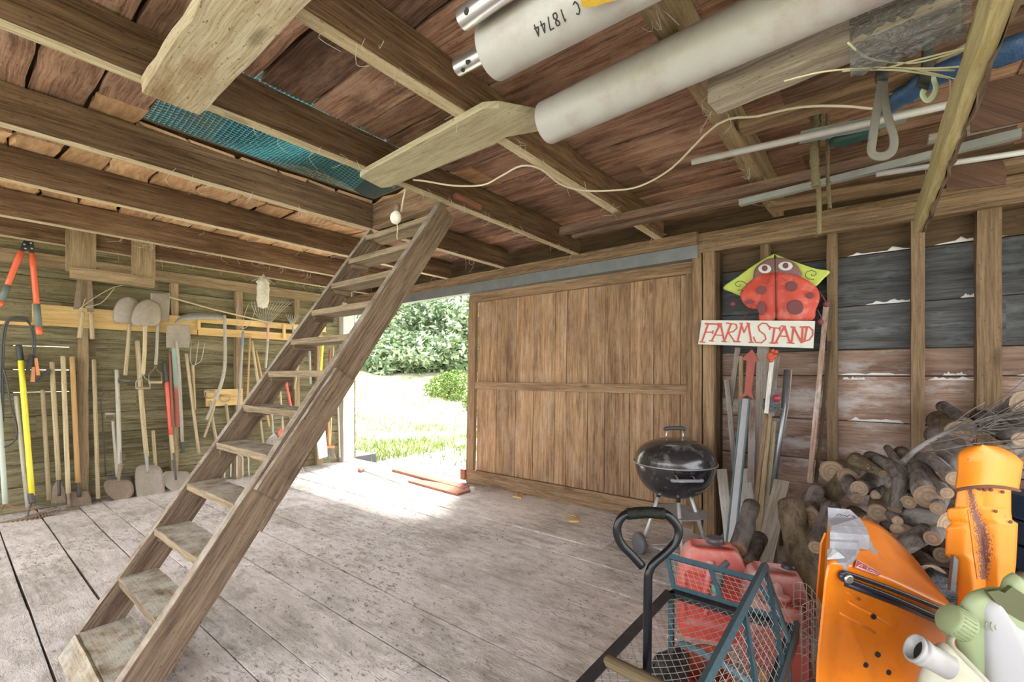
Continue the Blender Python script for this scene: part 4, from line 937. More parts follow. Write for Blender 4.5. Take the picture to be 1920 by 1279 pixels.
# jumper cables
T = thing('jumper_cables', L(40, 700, .05), 'pair of black jumper cables with copper clamps draped over the wood strip', 'cables')
mb = MB()
for dx_ in (0, 4):
    mb.tube(smooth([L(2 + dx_, 790, .05), L(2 + dx_, 700, .05), L(4 + dx_, 640, .06), L(12 + dx_, 603, .08), L(35, 594 + dx_, .09), L(52, 600 + dx_, .08), L(60 + dx_, 625, .06), L(62 + dx_, 660, .06), L(66 - dx_, 690, .06)], 5), .0075, 6)
mb.tube(smooth([L(6, 690, .06), L(14, 720, .06), L(20, 760, .06), L(31, 800, .07), L(28, 825, .08), L(14, 837, .09), L(0, 838, .09)], 5), .0075, 6)
mb.build('cable', plain('black_cable', (.06, .06, .06), .5), T)
for q, col, lb in ((((58, 665), (52, 698)), (.04, .04, .04), 'black clamp'), (((67, 672), (71, 704)), (.58, .24, .10), 'copper clamp'), (((62, 688), (61, 716)), (.55, .22, .10), 'copper clamp'), (((70, 717), (92, 693)), (.04, .04, .04), 'open black clamp')):
    a, b = L(*q[0], .07), L(*q[1], .07); mb = MB(); mb.bar(a, b, .022, .012, V((1, 0, 0)), w1=.03, n=2); mb.bar(a + V((.02, 0, 0)), b + V((.03, .0, 0)), .018, .01, V((1, 0, 0)), w1=.026); plab(mb.build('clamp', plain('clamp_' + lb, col, .4, .5), T), lb)
# hedge shears
T = thing('hedge_shears', L(160, 640, .05), 'old hedge shears hanging with two turned wooden handles down', 'shears')
for p in (((155, 585), (149, 634)), ((171, 588), (173, 636))): handle(T, [(p[0][0], p[0][1], .1), (p[1][0], p[1][1], .1)], .1, .019)
mb = MB(); mb.bar(L(144, 580, .08), L(148, 528, .08), .05, .01, V((1, 0, 0)), w1=.03); mb.bar(L(170, 585, .08), L(168, 520, .08), .05, .01, V((1, 0, 0)), w1=.03); mb.build('blades', M['rusty'], T)
mb = MB()
for q in (((148, 580), (175, 560), (210, 540), (230, 535)), ((160, 575), (190, 568), (215, 540)), ((130, 588), (150, 580), (175, 575)), ((160, 560), (152, 580), (140, 590))): mb.tube(smooth([L(a, b, .09) for a, b in q], 4), .0035, 5)
tag(mb.build('baling_twine', plain('twine_straw', (.55, .50, .32), .9)), 'loops of pale baling twine around the hedge shears', 'twine')
# hanging rack frame under the joist
HR = thing('hanging_rack', onX(208, 535, -5.60), 'small wooden rack frame hanging from the joist over the hedge shears', 'rack')
def hx(px, py): return onX(px, py, -5.58)
mb = MB()
mb.bar(hx(152, 430), hx(152, 512), .20, .02, V((1, 0, 0)), n=4, jit=.002); mb.build('upright', M['stud'], HR)
mb = MB(); mb.bar(hx(269, 455), hx(269, 532), .18, .02, V((1, 0, 0)), n=4, jit=.002); mb.build('upright', M['stud'], HR)
mb = MB(); mb.bar(hx(130, 511) + V((.02, 0, 0)), hx(288, 531) + V((.02, 0, 0)), .10, .02, V((1, 0, 0)), n=6, jit=.003); mb.build('crosspiece', M['stud'], HR)
# bag hanging from the joist
BG = thing('hanging_bag', onX(494, 592, -5.5), 'knotted pale speckled bag hanging from a joist above the leaf rake', 'bag')
c0 = onX(494, 520, -5.5); mb = MB()
mb.lathe([(.002, -.36), (.05, -.34), (.065, -.27), (.062, -.2), (.066, -.13), (.055, -.06), (.035, -.01), (.015, .01), (.012, .03)], c0, V((0, .03, 1)), 16); mb.build('bag_body', plain('speckled_bag', (.66, .62, .50), .8, var=.2, scale=30, dirt=((.42, .36, .22), .7), bump=.8), BG)
mb = MB(); rr = random.Random(2)
for k in range(6): a = k * 1.05; mb.prism([c0 + V((0, 0, .02)), c0 + V((math.cos(a) * .12, math.sin(a) * .12, -.06 - .02 * (k % 2))), c0 + V((math.cos(a + .5) * .10, math.sin(a + .5) * .10, -.05))], V((0, 0, .004)))
mb.build('knotted_flaps', plain('bag_flaps', (.62, .64, .66), .6), BG)
mb = MB(); mb.tube([c0 + V((0, 0, .02)), V((c0.x, c0.y, 2.46))], .004, 5); mb.build('hanging_string', M['handle_grey'], BG)
# long thin stick across
mb = MB(); mb.tube([L(318, 557, .09), L(400, 580, .09), L(525, 610, .09)], .011, 8); tag(mb.build('long_stick', M['handle']), 'long thin pale stick lying across the studs above the scythe', 'stick')

# ------------------------------------------------------------------ right side: kettle grill
enamel = plain('black_enamel', (.012, .012, .014), .16, spec=.7, var=.3, coat=.5, dirt=((.10, .09, .09), .5))
KC = onY(1265, 868, 3.30); KR = .283
K = thing('kettle_grill', (KC.x, KC.y, 0), 'black round kettle barbecue on three pale legs in front of the sliding door', 'barbecue')
mb = MB(); mb.lathe([(.002, -.245)] + [(KR * .97 * math.sin(t_) ** .8, -.245 * math.cos(t_)) for t_ in [k * math.pi / 2 / 12 for k in range(1, 13)]] + [(KR * .97, .008), (KR * .9, .008)], KC, UP, 48); mb.build('bowl', enamel, K)
mb = MB(); mb.lathe([(KR * 1.0, -.004), (KR * 1.012, .004), (KR * .995, .014)] + [(KR * .985 * math.cos(t_) ** .8, .014 + .165 * math.sin(t_)) for t_ in [k * math.pi / 2 / 12 for k in range(1, 12)]] + [(.002, .18)], KC, UP, 48); lid = mb.build('lid', plain('dusty_black_enamel', (.02, .02, .023), .22, spec=.7, coat=.4, dirt=((.18, .165, .16), .7), scale=6), K)
mb = MB(); mb.tube([KC + V((math.cos(a * .1309) * KR * 1.01, math.sin(a * .1309) * KR * 1.01, .006)) for a in range(48)], .006, 6, closed=True); mb.build('rim', plain('worn_rim', (.32, .32, .33), .35, .6), K)
fr = -FWD; sd_ = RGT
tp = KC + V((0, 0, .178)); mb = MB(); mb.tube(smooth([tp - sd_ * .075 + V((0, 0, .06)), tp - sd_ * .05 + V((0, 0, .072)), tp + sd_ * .05 + V((0, 0, .072)), tp + sd_ * .075 + V((0, 0, .06))], 4), .014, 10); h_ = mb.build('lid_handle', plain('grey_black_handle', (.04, .045, .05), .5), lid)
mb = MB()
for s in (-1, 1): mb.tube([tp + sd_ * .055 * s + V((0, 0, -.005)), tp + sd_ * .062 * s + V((0, 0, .02)), tp + sd_ * .055 * s + V((0, 0, .062))], .004, 6)
mb.build('handle_posts', alu, lid)
vc = KC + sd_ * .07 + V((0, 0, .170)); mb = MB(); mb.lathe([(.045, 0), (.045, .006), (.04, .008)], vc + fr * .02, V((.12, -.2, 1)), 20)
for k in range(4): a = k * 1.571 + .4; mb.lathe([(.011, .008), (.011, .010)], vc + fr * .02 + sd_ * (.025 * math.cos(a)) + fr * .025 * math.sin(a), V((.12, -.2, 1)), 10)
mb.build('vent', plain('vent_metal', (.25, .24, .22), .4, .6), lid)
hc = KC + fr * KR * .97 + V((0, 0, -.055)) + sd_ * -.03; mb = MB(); mb.tube(smooth([hc - sd_ * .095 + fr * .03, hc - sd_ * .08 + fr * .05, hc + sd_ * .08 + fr * .05, hc + sd_ * .095 + fr * .03], 4), .0125, 10, flat=.9); hs = mb.build('side_handle', plain('grey_plastic_handle', (.23, .24, .25), .5), K)
mb = MB()
for s in (-1, 1): mb.tube([hc + sd_ * .055 * s - fr * .02 + V((0, 0, .02)), hc + sd_ * .055 * s + fr * .045], .004, 6)
mb.build('handle_posts', alu, hs)
tx = bpy.data.curves.new('maker_word', 'FONT'); tx.body = 'weber'; tx.size = .020; tx.extrude = .0004; tx.align_x = 'CENTER'; tx.align_y = 'CENTER'; tx.materials.append(plain('pale_print', (.5, .5, .5), .5))
to = bpy.data.objects.new('maker_word', tx); COL.objects.link(to); to.parent = hs; pt_ = hc + fr * .0635 - sd_ * .035; to.location = pt_ - V(hs['_w']); to.rotation_euler = (R(90), 0, YAW)
legmat = plain('pale_aluminium_leg', (.60, .60, .60), .45, .5, dirt=((.45, .40, .36), .5))
base = V((KC.x, KC.y, 0)); L3 = []
for px, py in ((1208, 1024), (1259, 1072), (1322, 1004)):
    ft = onZ(px, py, .0)
    L3.append(ft)
feet = [base + sd_ * -.235 + FWD * .0, base + sd_ * -.02 + fr * .22, base + sd_ * .255 + FWD * .02]
tops = [KC + sd_ * -.11 + V((0, 0, -.22)), KC + sd_ * -.012 + fr * .10 + V((0, 0, -.225)), KC + sd_ * .11 + V((0, 0, -.22))]
for i, (f_, t_) in enumerate(zip(feet, tops)):
    f2 = f_ + V((0, 0, .075 if i == 0 else .0)); mb = MB(); mb.tube([t_, t_.lerp(f2, .5), f2], .0135, 10); lg = mb.build('leg', legmat, K)
    mb = MB(); mb.tube([t_ + V((0, 0, .02)), t_.lerp(f2, .07)], .016, 10); mb.build('leg_socket', plain('black_socket', (.02, .02, .02), .4), lg)
    if i: mb = MB(); mb.tube([f2 + V((0, 0, .03)), f2], .016, 10); mb.build('foot_cap', plain('black_cap', (.03, .03, .03), .5), lg)
w0 = feet[0] + V((0, 0, .078)); mb = MB(); mb.lathe([(.02, -.02), (.07, -.02), (.078, -.012), (.078, .012), (.07, .02), (.02, .02)], w0 - sd_ * .02, sd_ * 1. + FWD * .3, 24); mb.build('wheel', plain('dark_grey_wheel', (.11, .11, .12), .6), K)
w1 = feet[2] + FWD * .0 + V((0, 0, .0))
pc_ = base + V((0, 0, .29)); mb = MB(); mb.lathe([(.002, 0), (.14, .004), (.20, .012), (.205, .02), (.20, .016)], pc_ + sd_ * .02, UP, 32); mb.build('ash_pan', plain('pale_ash_pan', (.52, .52, .54), .5, .4, dirt=((.35, .3, .28), .6)), K)
mb = MB()
c3 = [f_ + (t_ - f_) * .16 for f_, t_ in zip(feet, tops)]
for i in range(3):
    for k in (-.03, 0, .03): mb.tube([c3[i] + V((0, 0, k * .3)), c3[(i + 1) % 3] + V((0, 0, k * .3)) + fr * k], .003, 5)
mb.build('leg_wires', legmat, K)

# kite: ladybug painted on cloth, hung on the wall
KY = 3.80
KT = thing('ladybug_kite', onY(1453, 600, KY), 'red and black spotted ladybug kite with green wings hanging on the wall', 'kite')
def kp(px, py, d=0): return onY(px, py, KY - d)
def patch(outline, d, mat, name, bul=.0, label=None, tint=.5, fold=0):
    """filled, slightly pillowed cloth shape with thickness"""
    P = smooth([V((a, b, 0)) for a, b in outline + [outline[0]]], 4)[:-1]; cx_ = sum(p.x for p in P) / len(P); cy_ = sum(p.y for p in P) / len(P); n = len(P); mb = MB(); nr = 7
    def pt(r, i, dd): p = P[i]; k = r / nr; w = (1 - k * k); return kp(cx_ + (p.x - cx_) * k, cy_ + (p.y - cy_) * k, d + dd + bul * w + fold * noise.noise(V((cx_ + (p.x - cx_) * k, cy_ + (p.y - cy_) * k, 0)) * .03))
    b = len(mb.v)
    for s_ in (0, -.003):
        mb.v.append(pt(0, 0, s_))
        for r in range(1, nr + 1):
            for i in range(n): mb.v.append(pt(r, i, s_))
    N1 = 1 + nr * n
    for q, rev in ((0, 0), (N1, 1)):
        for i in range(n):
            j = (i + 1) % n; f = (q, q + 1 + i, q + 1 + j); mb.face(f[::-1] if rev else f, ((0, 0),) * 3, tint, 0, True)
            for r in range(nr - 1):
                a = q + 1 + r * n; f = (a + i, a + n + i, a + n + j, a + j); mb.face(f[::-1] if rev else f, ((0, 0),) * 4, tint, 0, True)
    for i in range(n): j = (i + 1) % n; a = 1 + (nr - 1) * n; mb.face((a + i, N1 + a + i, N1 + a + j, a + j), ((0, 0),) * 4, tint)
    o = mb.build(name, mat, KT, recalc=True)
    if label: plab(o, label)
    return o
kred = plain('kite_red', (.50, .06, .035), .6, var=.15, scale=5, dirt=((.75, .35, .28), .4)); kyel = plain('kite_yellow_green', (.45, .52, .09), .6); kbr = plain('kite_brown', (.21, .105, .10), .7); kspot = plain('kite_spots', (.16, .045, .05), .7); kwh = plain('kite_white', (.58, .60, .55), .6); kblk = plain('kite_black_line', (.03, .02, .02), .7)
wing_l = [(1452, 476), (1430, 487), (1405, 503), (1385, 518), (1356, 539), (1372, 548), (1392, 555), (1410, 548), (1440, 520)]
wing_r = [(1452, 476), (1475, 485), (1505, 496), (1530, 504), (1556, 509), (1545, 522), (1528, 538), (1512, 535), (1480, 515)]
patch(wing_l, .0, kyel, 'green_wing'); patch(wing_r, .0, kyel, 'green_wing')
patch([(1411, 526), (1415, 505), (1428, 492), (1445, 484), (1470, 484), (1488, 492), (1499, 505), (1500, 520), (1455, 530)], .02, kbr, 'head', .01)
patch([(1453, 511), (1425, 515), (1400, 533), (1388, 550), (1392, 566), (1405, 578), (1423, 582), (1424, 601), (1450, 601), (1455, 580), (1454, 540)], .045, kred, 'left_wing_case', .025, fold=.03)
patch([(1454, 511), (1480, 513), (1510, 523), (1532, 540), (1537, 560), (1530, 580), (1521, 601), (1461, 601), (1455, 580), (1453, 540)], .045, kred, 'right_wing_case', .03, fold=.03)
for cx_, cy_, rx, ry in ((1428, 544, 10, 8), (1484, 537, 11, 9.5), (1491, 576, 16, 14), (1428, 578, 8, 13), (1519, 554, 7, 6), (1405, 566, 7, 4)):
    patch([(cx_ + rx * math.cos(a * .785), cy_ + ry * math.sin(a * .785)) for a in range(8)], .083 if cx_ > 1440 else .077, kspot, 'spot', .0)
for cx_, cy_, rx, ry in ((1434, 504, 12.5, 8.5), (1473, 499, 14, 8.5)):
    e_ = patch([(cx_ + rx * math.cos(a * .785), cy_ + ry * math.sin(a * .785)) for a in range(8)], .038, kwh, 'eye'); patch([(cx_ + 5.5 * math.cos(a * .785), cy_ - 1 + 5.5 * math.sin(a * .785)) for a in range(8)], .043, kspot, 'pupil')
mb = MB()
for cx_, cy_, s in ((1386, 534, 1), (1523, 514, -1)):
    mb.tube([kp(cx_ + s * (1 + 1.15 * k) * math.cos(k * .62) * 1.05, cy_ + (1 + .75 * k) * math.sin(k * .62), .010) for k in range(14)], .0018, 5)
mb.tube([kp(1453, 478, .05), kp(1454, 540, .09), kp(1455, 600, .06)], .003, 5)
mb.build('spiral_lines', kblk, KT)
mb = MB()
for q in (((1395, 552), (1380, 565), (1374, 570)), ((1405, 580), (1395, 595), (1388, 606)), ((1535, 545), (1545, 560), (1550, 570)), ((1532, 580), (1540, 595), (1538, 604))):
    mb.tube([kp(a, b, .02) for a, b in q], .004, 5); mb.ball(kp(*q[-1], .02), .022)
mb.build('legs', kspot, KT)
# farm stand sign
SY = 3.70
def sp(px, py, d=0): return onY(px, py, SY - d)
SG = thing('farm_stand_sign', sp(1420, 650), 'white board sign reading FARM STAND in red hand-painted letters', 'sign')
mb = MB(); mb.prism([sp(*q) for q in ((1315.5, 600.5), (1528, 602), (1524.5, 653), (1309, 645.5))], (0, .018, 0)); mb.build('board', plain('white_sign_paint', (.62, .62, .56), .7, var=.08, scale=8, dirt=((.48, .45, .38), .35)), SG)
rp_ = plain('red_sign_paint', (.50, .085, .06), .7, var=.25, scale=60)
strokes = {
 'F': [(1328, 607, 1316, 641), (1322, 607, 1347, 608), (1347, 606, 1346, 611), (1322, 623, 1337, 623), (1312, 641, 1322, 642), (1337, 620, 1336, 626)],
 'A': [(1351, 607, 1334, 640), (1351, 607, 1358, 640), (1340, 628, 1356, 629), (1330, 639, 1338, 640), (1353, 640, 1362, 641), (1345, 607, 1353, 607)],
 'R': [(1371, 607, 1358, 640), (1371, 607, 1380, 608), (1380, 608, 1382, 615), (1382, 615, 1375, 622), (1375, 622, 1364, 624), (1366, 624, 1378, 641), (1362, 606, 1371, 607), (1375, 640, 1385, 641)],
 'M': [(1391, 607, 1383, 641), (1390, 607, 1395, 624), (1395, 624, 1403, 607), (1403, 607, 1409, 642), (1378, 641, 1388, 641), (1404, 642, 1413, 642), (1387, 607, 1392, 606), (1400, 606, 1406, 607)],
 'S': [(1442, 613, 1438, 607), (1438, 607, 1429, 606), (1429, 606, 1422, 612), (1422, 612, 1424, 620), (1424, 620, 1434, 628), (1434, 628, 1436, 636), (1436, 636, 1428, 643), (1428, 643, 1417, 642), (1417, 642, 1413, 632)],
 'T': [(1444, 614, 1463, 616), (1452, 616, 1448, 643), (1443, 643, 1453, 644), (1444, 612, 1443, 618), (1463, 613, 1462, 620)],
 'A2': [(1471, 612, 1454, 643), (1471, 612, 1481, 643), (1460, 630, 1477, 631), (1450, 643, 1458, 643), (1476, 643, 1485, 643), (1465, 611, 1473, 612)],
 'N': [(1488, 614, 1484, 643), (1488, 614, 1503, 643), (1503, 643, 1505, 614), (1480, 643, 1489, 644), (1483, 613, 1491, 614), (1500, 613, 1510, 614)],
 'D': [(1513, 614, 1508, 640), (1507, 613, 1517, 613), (1517, 613, 1524, 619), (1524, 619, 1524, 628), (1524, 628, 1518, 637), (1518, 637, 1506, 641)]}
for k, ss in strokes.items():
    mb = MB()
    for i_, (a, b, c_, d) in enumerate(ss):
        P0 = sp(a, b, .002); P1 = sp(c_, d, .002); ln = math.hypot(c_ - a, d - b)
        e = (P1 - P0).normalized() * .002; mb.bar(P0 - e, P1 + e, (.0135 if ln > 24 else .0085), .004 + .0002 * i_, V((0, 1, 0)), w1=(.0115 if ln > 24 else .0085))
    mb.build('letter', rp_, SG)
# red arrow
mb = MB(); AY = 3.62; mb.prism([onY(a, b, AY) for a, b in ((1410, 655), (1424, 677), (1416, 678), (1409, 735), (1414, 750), (1404, 743), (1400, 741), (1396, 744), (1385, 748), (1396, 735), (1400, 676), (1390, 674))], (0, .012, 0))
tag(mb.build('red_arrow', plain('faded_red_board', (.30, .07, .055), .7, dirt=((.35, .15, .12), .4))), 'red wooden arrow pointing up below the farm stand sign', 'arrow')
mb = MB()
for q in (((1444, 665), (1449, 658)), ((1449, 668), (1455, 660)), ((1446, 672), (1453, 668)), ((1443, 670), (1446, 676))): mb.ball(onY(*q[0], 3.55), .016, sx=1.3); mb.ball(onY(*q[1], 3.55), .014)
tag(mb.build('red_ribbon', plain('orange_red_ribbon', (.50, .07, .03), .5)), 'small orange-red ribbon knot on a stake under the sign', 'ribbon')

# stakes leaning in the corner: (top px, bottom px, width m, thick, material, label, topY, botY)
GS = 'stakes leaning in the corner under the sign'
teal = plain('teal_painted_edge', (.07, .13, .13), .6)
for i_, (a, b, w, th, mt, lb, y0, y1) in enumerate((
    ((1363, 712), (1388, 985), .035, .02, 'stake', 'grey stake slanting left behind the long metal channel', 3.82, 3.68),
    ((1384, 652), (1369, 760), .035, .025, 'stake', 'dark grey stake just under the left end of the sign', 3.88, 3.86),
    ((1390, 668), (1385, 985), .03, .02, 'stud', 'olive stake left of the red arrow', 3.88, 3.8),
    ((1431, 650), (1420, 990), .075, .04, 'stake', 'widest grey-brown stake right of the red arrow', 3.85, 3.70),
    ((1412, 750), (1405, 1000), .045, .02, 'brownside', 'pinkish brown stake below the red arrow tail', 3.80, 3.6),
    ((1448, 672), (1437, 775), .025, .02, 'whitewood', 'thin pale stake below the orange-red ribbon', 3.57, 3.56),
    ((1456, 668), (1446, 780), .035, .02, 'stake', 'grey stake right of the ribbon knot', 3.65, 3.62),
    ((1437, 775), (1412, 985), .024, .02, 'header', 'orange-brown stake under the tied string bundle', 3.66, 3.48),
    ((1444, 775), (1425, 975), .03, .02, 'stud', 'light brown stake right of the orange-brown one', 3.68, 3.5),
    ((1452, 790), (1434, 985), .03, .02, 'joist_pale', 'pale stake with a dark side under the string bundle', 3.72, 3.55),
    ((1549, 575), (1518, 905), .03, .03, 'brownside', 'tall thin strip leaning beside the stud right of the kite', 3.80, 3.70),
    ((1556, 640), (1530, 905), .022, .02, 'darkside', 'dark thin strip behind the tall leaning strip', 3.83, 3.74),
    ((1353, 880), (1368, 1010), .07, .02, 'whitewood', 'pale splintered board behind the metal channel foot', 3.75, 3.6),
    ((1391, 880), (1408, 1010), .11, .02, 'whitewood', 'wide white-flecked board right of the metal channel foot', 3.72, 3.5),
    ((1466, 905), (1430, 1060), .085, .045, 'greybeam', 'thick grey post leaning beside the standing log', 3.45, 2.9),
    ((1455, 970), (1450, 1060), .04, .03, 'darkside', 'short dark post behind the thick grey post', 3.4, 3.1))):
    p0, p1 = onY(*a, y0), onY(*b, y1)
    if b[1] > 880: p1 = p1 if p1.z > 0 else p1.lerp(p0, -p1.z / (p0.z - p1.z))
    if p1.z > .01 and b[1] > 960: p1 = p0.lerp(p1, p0.z / (p0.z - p1.z))
    mb = MB(); mb.bar(p0, p1, w, th, V((0, 1, 0)), n=10, jit=.0015); tag(mb.build('wood_stake', M[mt]), lb, 'stake', GS)
CH = thing('sign_stake', onY(1372, 1040, 3.35), 'long white metal channel stake with teal edges leaning under the red arrow', 'stake')
a, b = onY(1398, 748, 3.62), onY(1367, 1050, 3.30); b = a.lerp(b, a.z / (a.z - b.z)) if b.z < 0 else b
mb = MB(); mb.bar(a, b, .04, .012, V((0, 1, 0)), n=4); mb.build('channel', plain('dusty_white_metal', (.34, .33, .34), .5, .3), CH)
mb = MB()
for s in (-.026, .026): mb.bar(a + V((s, 0, 0)), b + V((s, 0, 0)), .010, .026, V((0, 1, 0)), n=4)
mb.build('teal_edges', teal, CH)
mb = MB(); mb.tube([onY(1475, 694, 3.75), onY(1468, 780, 3.68), onY(1447, 930, 3.5)], .017, 10); tag(mb.build('metal_pipe', plain('dull_steel_pipe', (.22, .24, .25), .35, .7)), 'dull steel pipe leaning right of the string bundle', 'pipe')
mb = MB(); mb.tube(smooth([onY(1484, 693, 3.78), onY(1478, 760, 3.75), onY(1462, 840, 3.65), onY(1450, 900, 3.6), onY(1443, 960, 3.5)], 4), .012, 8, flat=.5); tag(mb.build('bent_strip', M['stake']), 'bent thin grey strip right of the dull steel pipe', 'strip')
mb = MB(); rr = random.Random(6); c_ = onY(1446, 755, 3.60)
mb.tube(smooth([c_ + V((0, 0, .09)), c_ + V((0, 0, .03)), c_ + V((.01, 0, -.03))], 4), [.018, .024, .028, .03, .03, .026, .026, .024, .02], 8)
for i in range(10): z = -.05 + i * .008; mb.tube([c_ + V((math.cos(t_ * .7) * .05, math.sin(t_ * .7) * .03, z + .006 * math.sin(t_ * 2 + i))) for t_ in range(9)], .0035, 5, closed=True)
for i in range(6): mb.tube(smooth([c_ + V((0, -.03, -.03)), c_ + V((rr.uniform(-.05, .08), -.04, rr.uniform(-.08, 0))), c_ + V((rr.uniform(-.06, .1), -.03, rr.uniform(-.1, .02)))], 3), .0025, 4)
tag(mb.build('string_bundle', plain('dark_tangled_string', (.13, .13, .14), .9, var=.5, scale=60)), 'dark tangled string bundle tied round the stakes', 'string')
mb = MB(); mb.lathe([(.001, 0), (.026, .003), (.026, .008), (.001, .01)], onY(1456, 747, 3.53), V((0, -1, 0)), 16); tag(mb.build('red_reflector', plain('red_reflector_plastic', (.28, .03, .05), .4)), 'small round red reflector beside the string bundle', 'reflector')

# ------------------------------------------------------------------ logs
def bark_mat(name, a, b, lich=None):
    t = NT(name); uv, tint = t.uvt(); n1 = t.noise(t.mapv(uv, (14, 24, 1)), 1, 6, .75, .8); n2 = t.noise(t.mapv(uv, (4, 7, 1)), 1, 4, .6)
    c = t.mix(t.ramp(n1, .35, .65), b, a)
    if lich: c = t.mix(t.math('MULTIPLY', t.ramp(n2, .48, .6), lich[1]), c, lich[0])
    br = t.math('ADD', t.math('MULTIPLY', tint, .6), .7); c = t.mix(1., c, t.node('ShaderNodeCombineColor', i_0=br, i_1=br, i_2=br).outputs[0], 'MULTIPLY')
    t.set(t.b.inputs['Base Color'], c); t.b.inputs['Roughness'].default_value = .9; t.b.inputs['Specular IOR Level'].default_value = .2; t.bump(n1, .9, .012); return t.mat
M['bark'] = bark_mat('grey_bark', (.25, .215, .20), (.075, .06, .052), ((.36, .335, .33), .5))
M['bark_brown'] = bark_mat('brown_bark', (.19, .14, .095), (.06, .042, .03), ((.24, .22, .12), .4))
t = NT('sawn_log_end'); uv, tint = t.uvt(); w = t.node('ShaderNodeTexWave', wave_type='RINGS', rings_direction='Z', i_Scale=14., i_Distortion=1.2); t.set(w.inputs['Vector'], t.mapv(uv, (1, 1, 0), (-.5, -.5, 0)))
c = t.mix(w.outputs['Fac'], (.30, .19, .11), (.43, .31, .20)); c = t.mix(t.ramp(t.noise(t.mapv(uv, (30, 30, 4)), 1, 4), .4, .7), c, (.24, .19, .15)); t.set(t.b.inputs['Base Color'], c); t.b.inputs['Roughness'].default_value = .85; M['logend'] = t.mat
GL = 'cut logs in the heap by the right wall'
def log(pts, r, label, r1=None, mat='bark', grp=GL, name='cut_log', seed=0, knots=0):
    P = smooth(pts, 5) if len(pts) > 2 else [V(pts[0]).lerp(V(pts[1]), k / 7) for k in range(8)]
    n = len(P); r1 = r if r1 is None else r1
    mb = MB(); rs = [(r + (r1 - r) * i / (n - 1)) * (1 + .10 * noise.noise(V((i * .6, seed * 3.1, 0)))) for i in range(n)]
    mb.tube(P, rs, 16, m=0, cap=(1, 1))
    b = 0
    for i, v in enumerate(mb.v): c = P[min(i // 16, n - 1)]; k = 1 + .09 * noise.noise(V((v.x * 9, v.y * 9, v.z * 9 + seed))); mb.v[i] = c + (v - c) * k
    rr = random.Random(seed)
    for k in range(knots):
        j = rr.randint(1, n - 2); d = V((rr.uniform(-1, 1), rr.uniform(-1, 0), rr.uniform(-.2, 1))).normalized(); mb.tube([P[j] + d * rs[j] * .5, P[j] + d * rs[j] * 1.5], [rs[j] * .35, rs[j] * .22], 8, cap=(0, 1))
    return tag(mb.build(name, [M[mat], M['logend']]), label, 'log', grp)
def LG(a, ya, b, yb, rpx, label, rb=None, **k):
    p0, p1 = onY(*a, ya), onY(*b, yb); d = (p0 - EYEP).dot(FWD); r = rpx * d / FPX
    mid = k.pop('mid', None); pts = [p0, onY(*mid[0], mid[1]), p1] if mid else [p0, p1]
    return log(pts, r, label, None if rb is None else rb * (p1 - EYEP).dot(FWD) / FPX, seed=int(a[0]), **k)
LG((1741, 932), 2.75, (1712, 868), 3.25, 22, 'thickest round sawn log end in the heap, left of the upright orange shield')
LG((1611, 917), 3.0, (1650, 898), 3.45, 14, 'grey log whose yellow sawn end is left in the heap', 20)
LG((1641, 929), 2.98, (1655, 915), 3.3, 8, 'thin log stub with a small orange-brown end', 9)
LG((1645, 962), 2.9, (1652, 925), 3.2, 17, 'stout brown log stub under the thin orange-ended one', 15, mat='bark_brown')
LG((1677, 956), 2.8, (1632, 858), 3.35, 11, 'long bent grey log curving down the middle of the heap', 13, mid=((1684, 890), 2.95))
LG((1664, 840), 3.4, (1716, 915), 2.9, 6, 'thin crooked branch leaning left of the middle of the heap', 11, mid=((1686, 872), 3.1), knots=2)
LG((1703, 942), 2.8, (1700, 908), 3.1, 13, 'short log with a pale end beside the thickest round')
LG((1776, 925), 2.7, (1718, 868), 3.2, 10, 'slim log with a pale end right of the thickest round', 16, mid=((1745, 900), 2.95))
LG((1758, 954), 2.68, (1770, 925), 3.0, 12, 'pale-ended log just below the thickest round')
LG((1683, 977), 2.72, (1662, 958), 3.0, 9, 'slim round log pointing left, upper of two under the bent log')
LG((1682, 993), 2.68, (1660, 985), 2.95, 10, 'slim round log, lower of two under the bent log')
LG((1723, 853), 3.1, (1790, 897), 2.8, 9, 'mossy grey log with a brown hollow end in the upper heap', 13, mid=((1752, 865), 2.95), knots=2)
LG((1806, 900), 2.85, (1770, 815), 3.5, 24, 'fat grey log behind the upright orange shield', 24)
LG((1768, 762), 3.78, (1812, 800), 3.35, 10, 'dark log sticking out at the top of the heap by the wide stud', 15)
LG((1914, 824), 3.0, (1840, 786), 3.5, 13, 'smooth grey log with a split pale end at the right edge', 17)
LG((1880, 800), 3.7, (1935, 760), 3.4, 28, 'large dark grey log at the top right of the heap', mat='bark')
LG((1762, 790), 3.7, (1800, 812), 3.3, 20, 'mossy dark stump under the brush branch', 22, mat='bark_brown')
LG((1560, 885), 3.5, (1592, 880), 3.75, 21, 'squared tan log end at the upper left of the heap', 20, mat='bark_brown')
LG((1532, 918), 3.3, (1513, 962), 3.05, 13, 'small smooth log standing beside the tan one', 14)
LG((1519, 968), 2.95, (1520, 935), 3.3, 16, 'round pale-ended log under the small smooth one')
LG((1530, 1027), 2.55, (1560, 950), 3.0, 12, 'log with a brown end pointing down left of the grey-topped shield', 15, mid=((1543, 985), 2.8))
LG((1655, 889), 3.0, (1603, 862), 3.2, 7, 'splintered brown root piece on top of the heap', 14, mat='bark_brown', knots=3)
LG((1608, 935), 3.0, (1588, 893), 3.3, 11, 'curved grey log left of the yellow sawn end', 13, mid=((1594, 915), 3.1))
LG((1590, 895), 3.2, (1560, 925), 3.4, 18, 'dark log lying behind the curved grey one', 16, mat='bark_brown')
LG((1700, 965), 2.85, (1775, 985), 2.75, 18, 'broad grey log across the heap under the pale ends', 24)
LG((1680, 1032), 2.55, (1740, 998), 2.75, 15, 'smooth white-grey log lying low in front of the heap', 18)
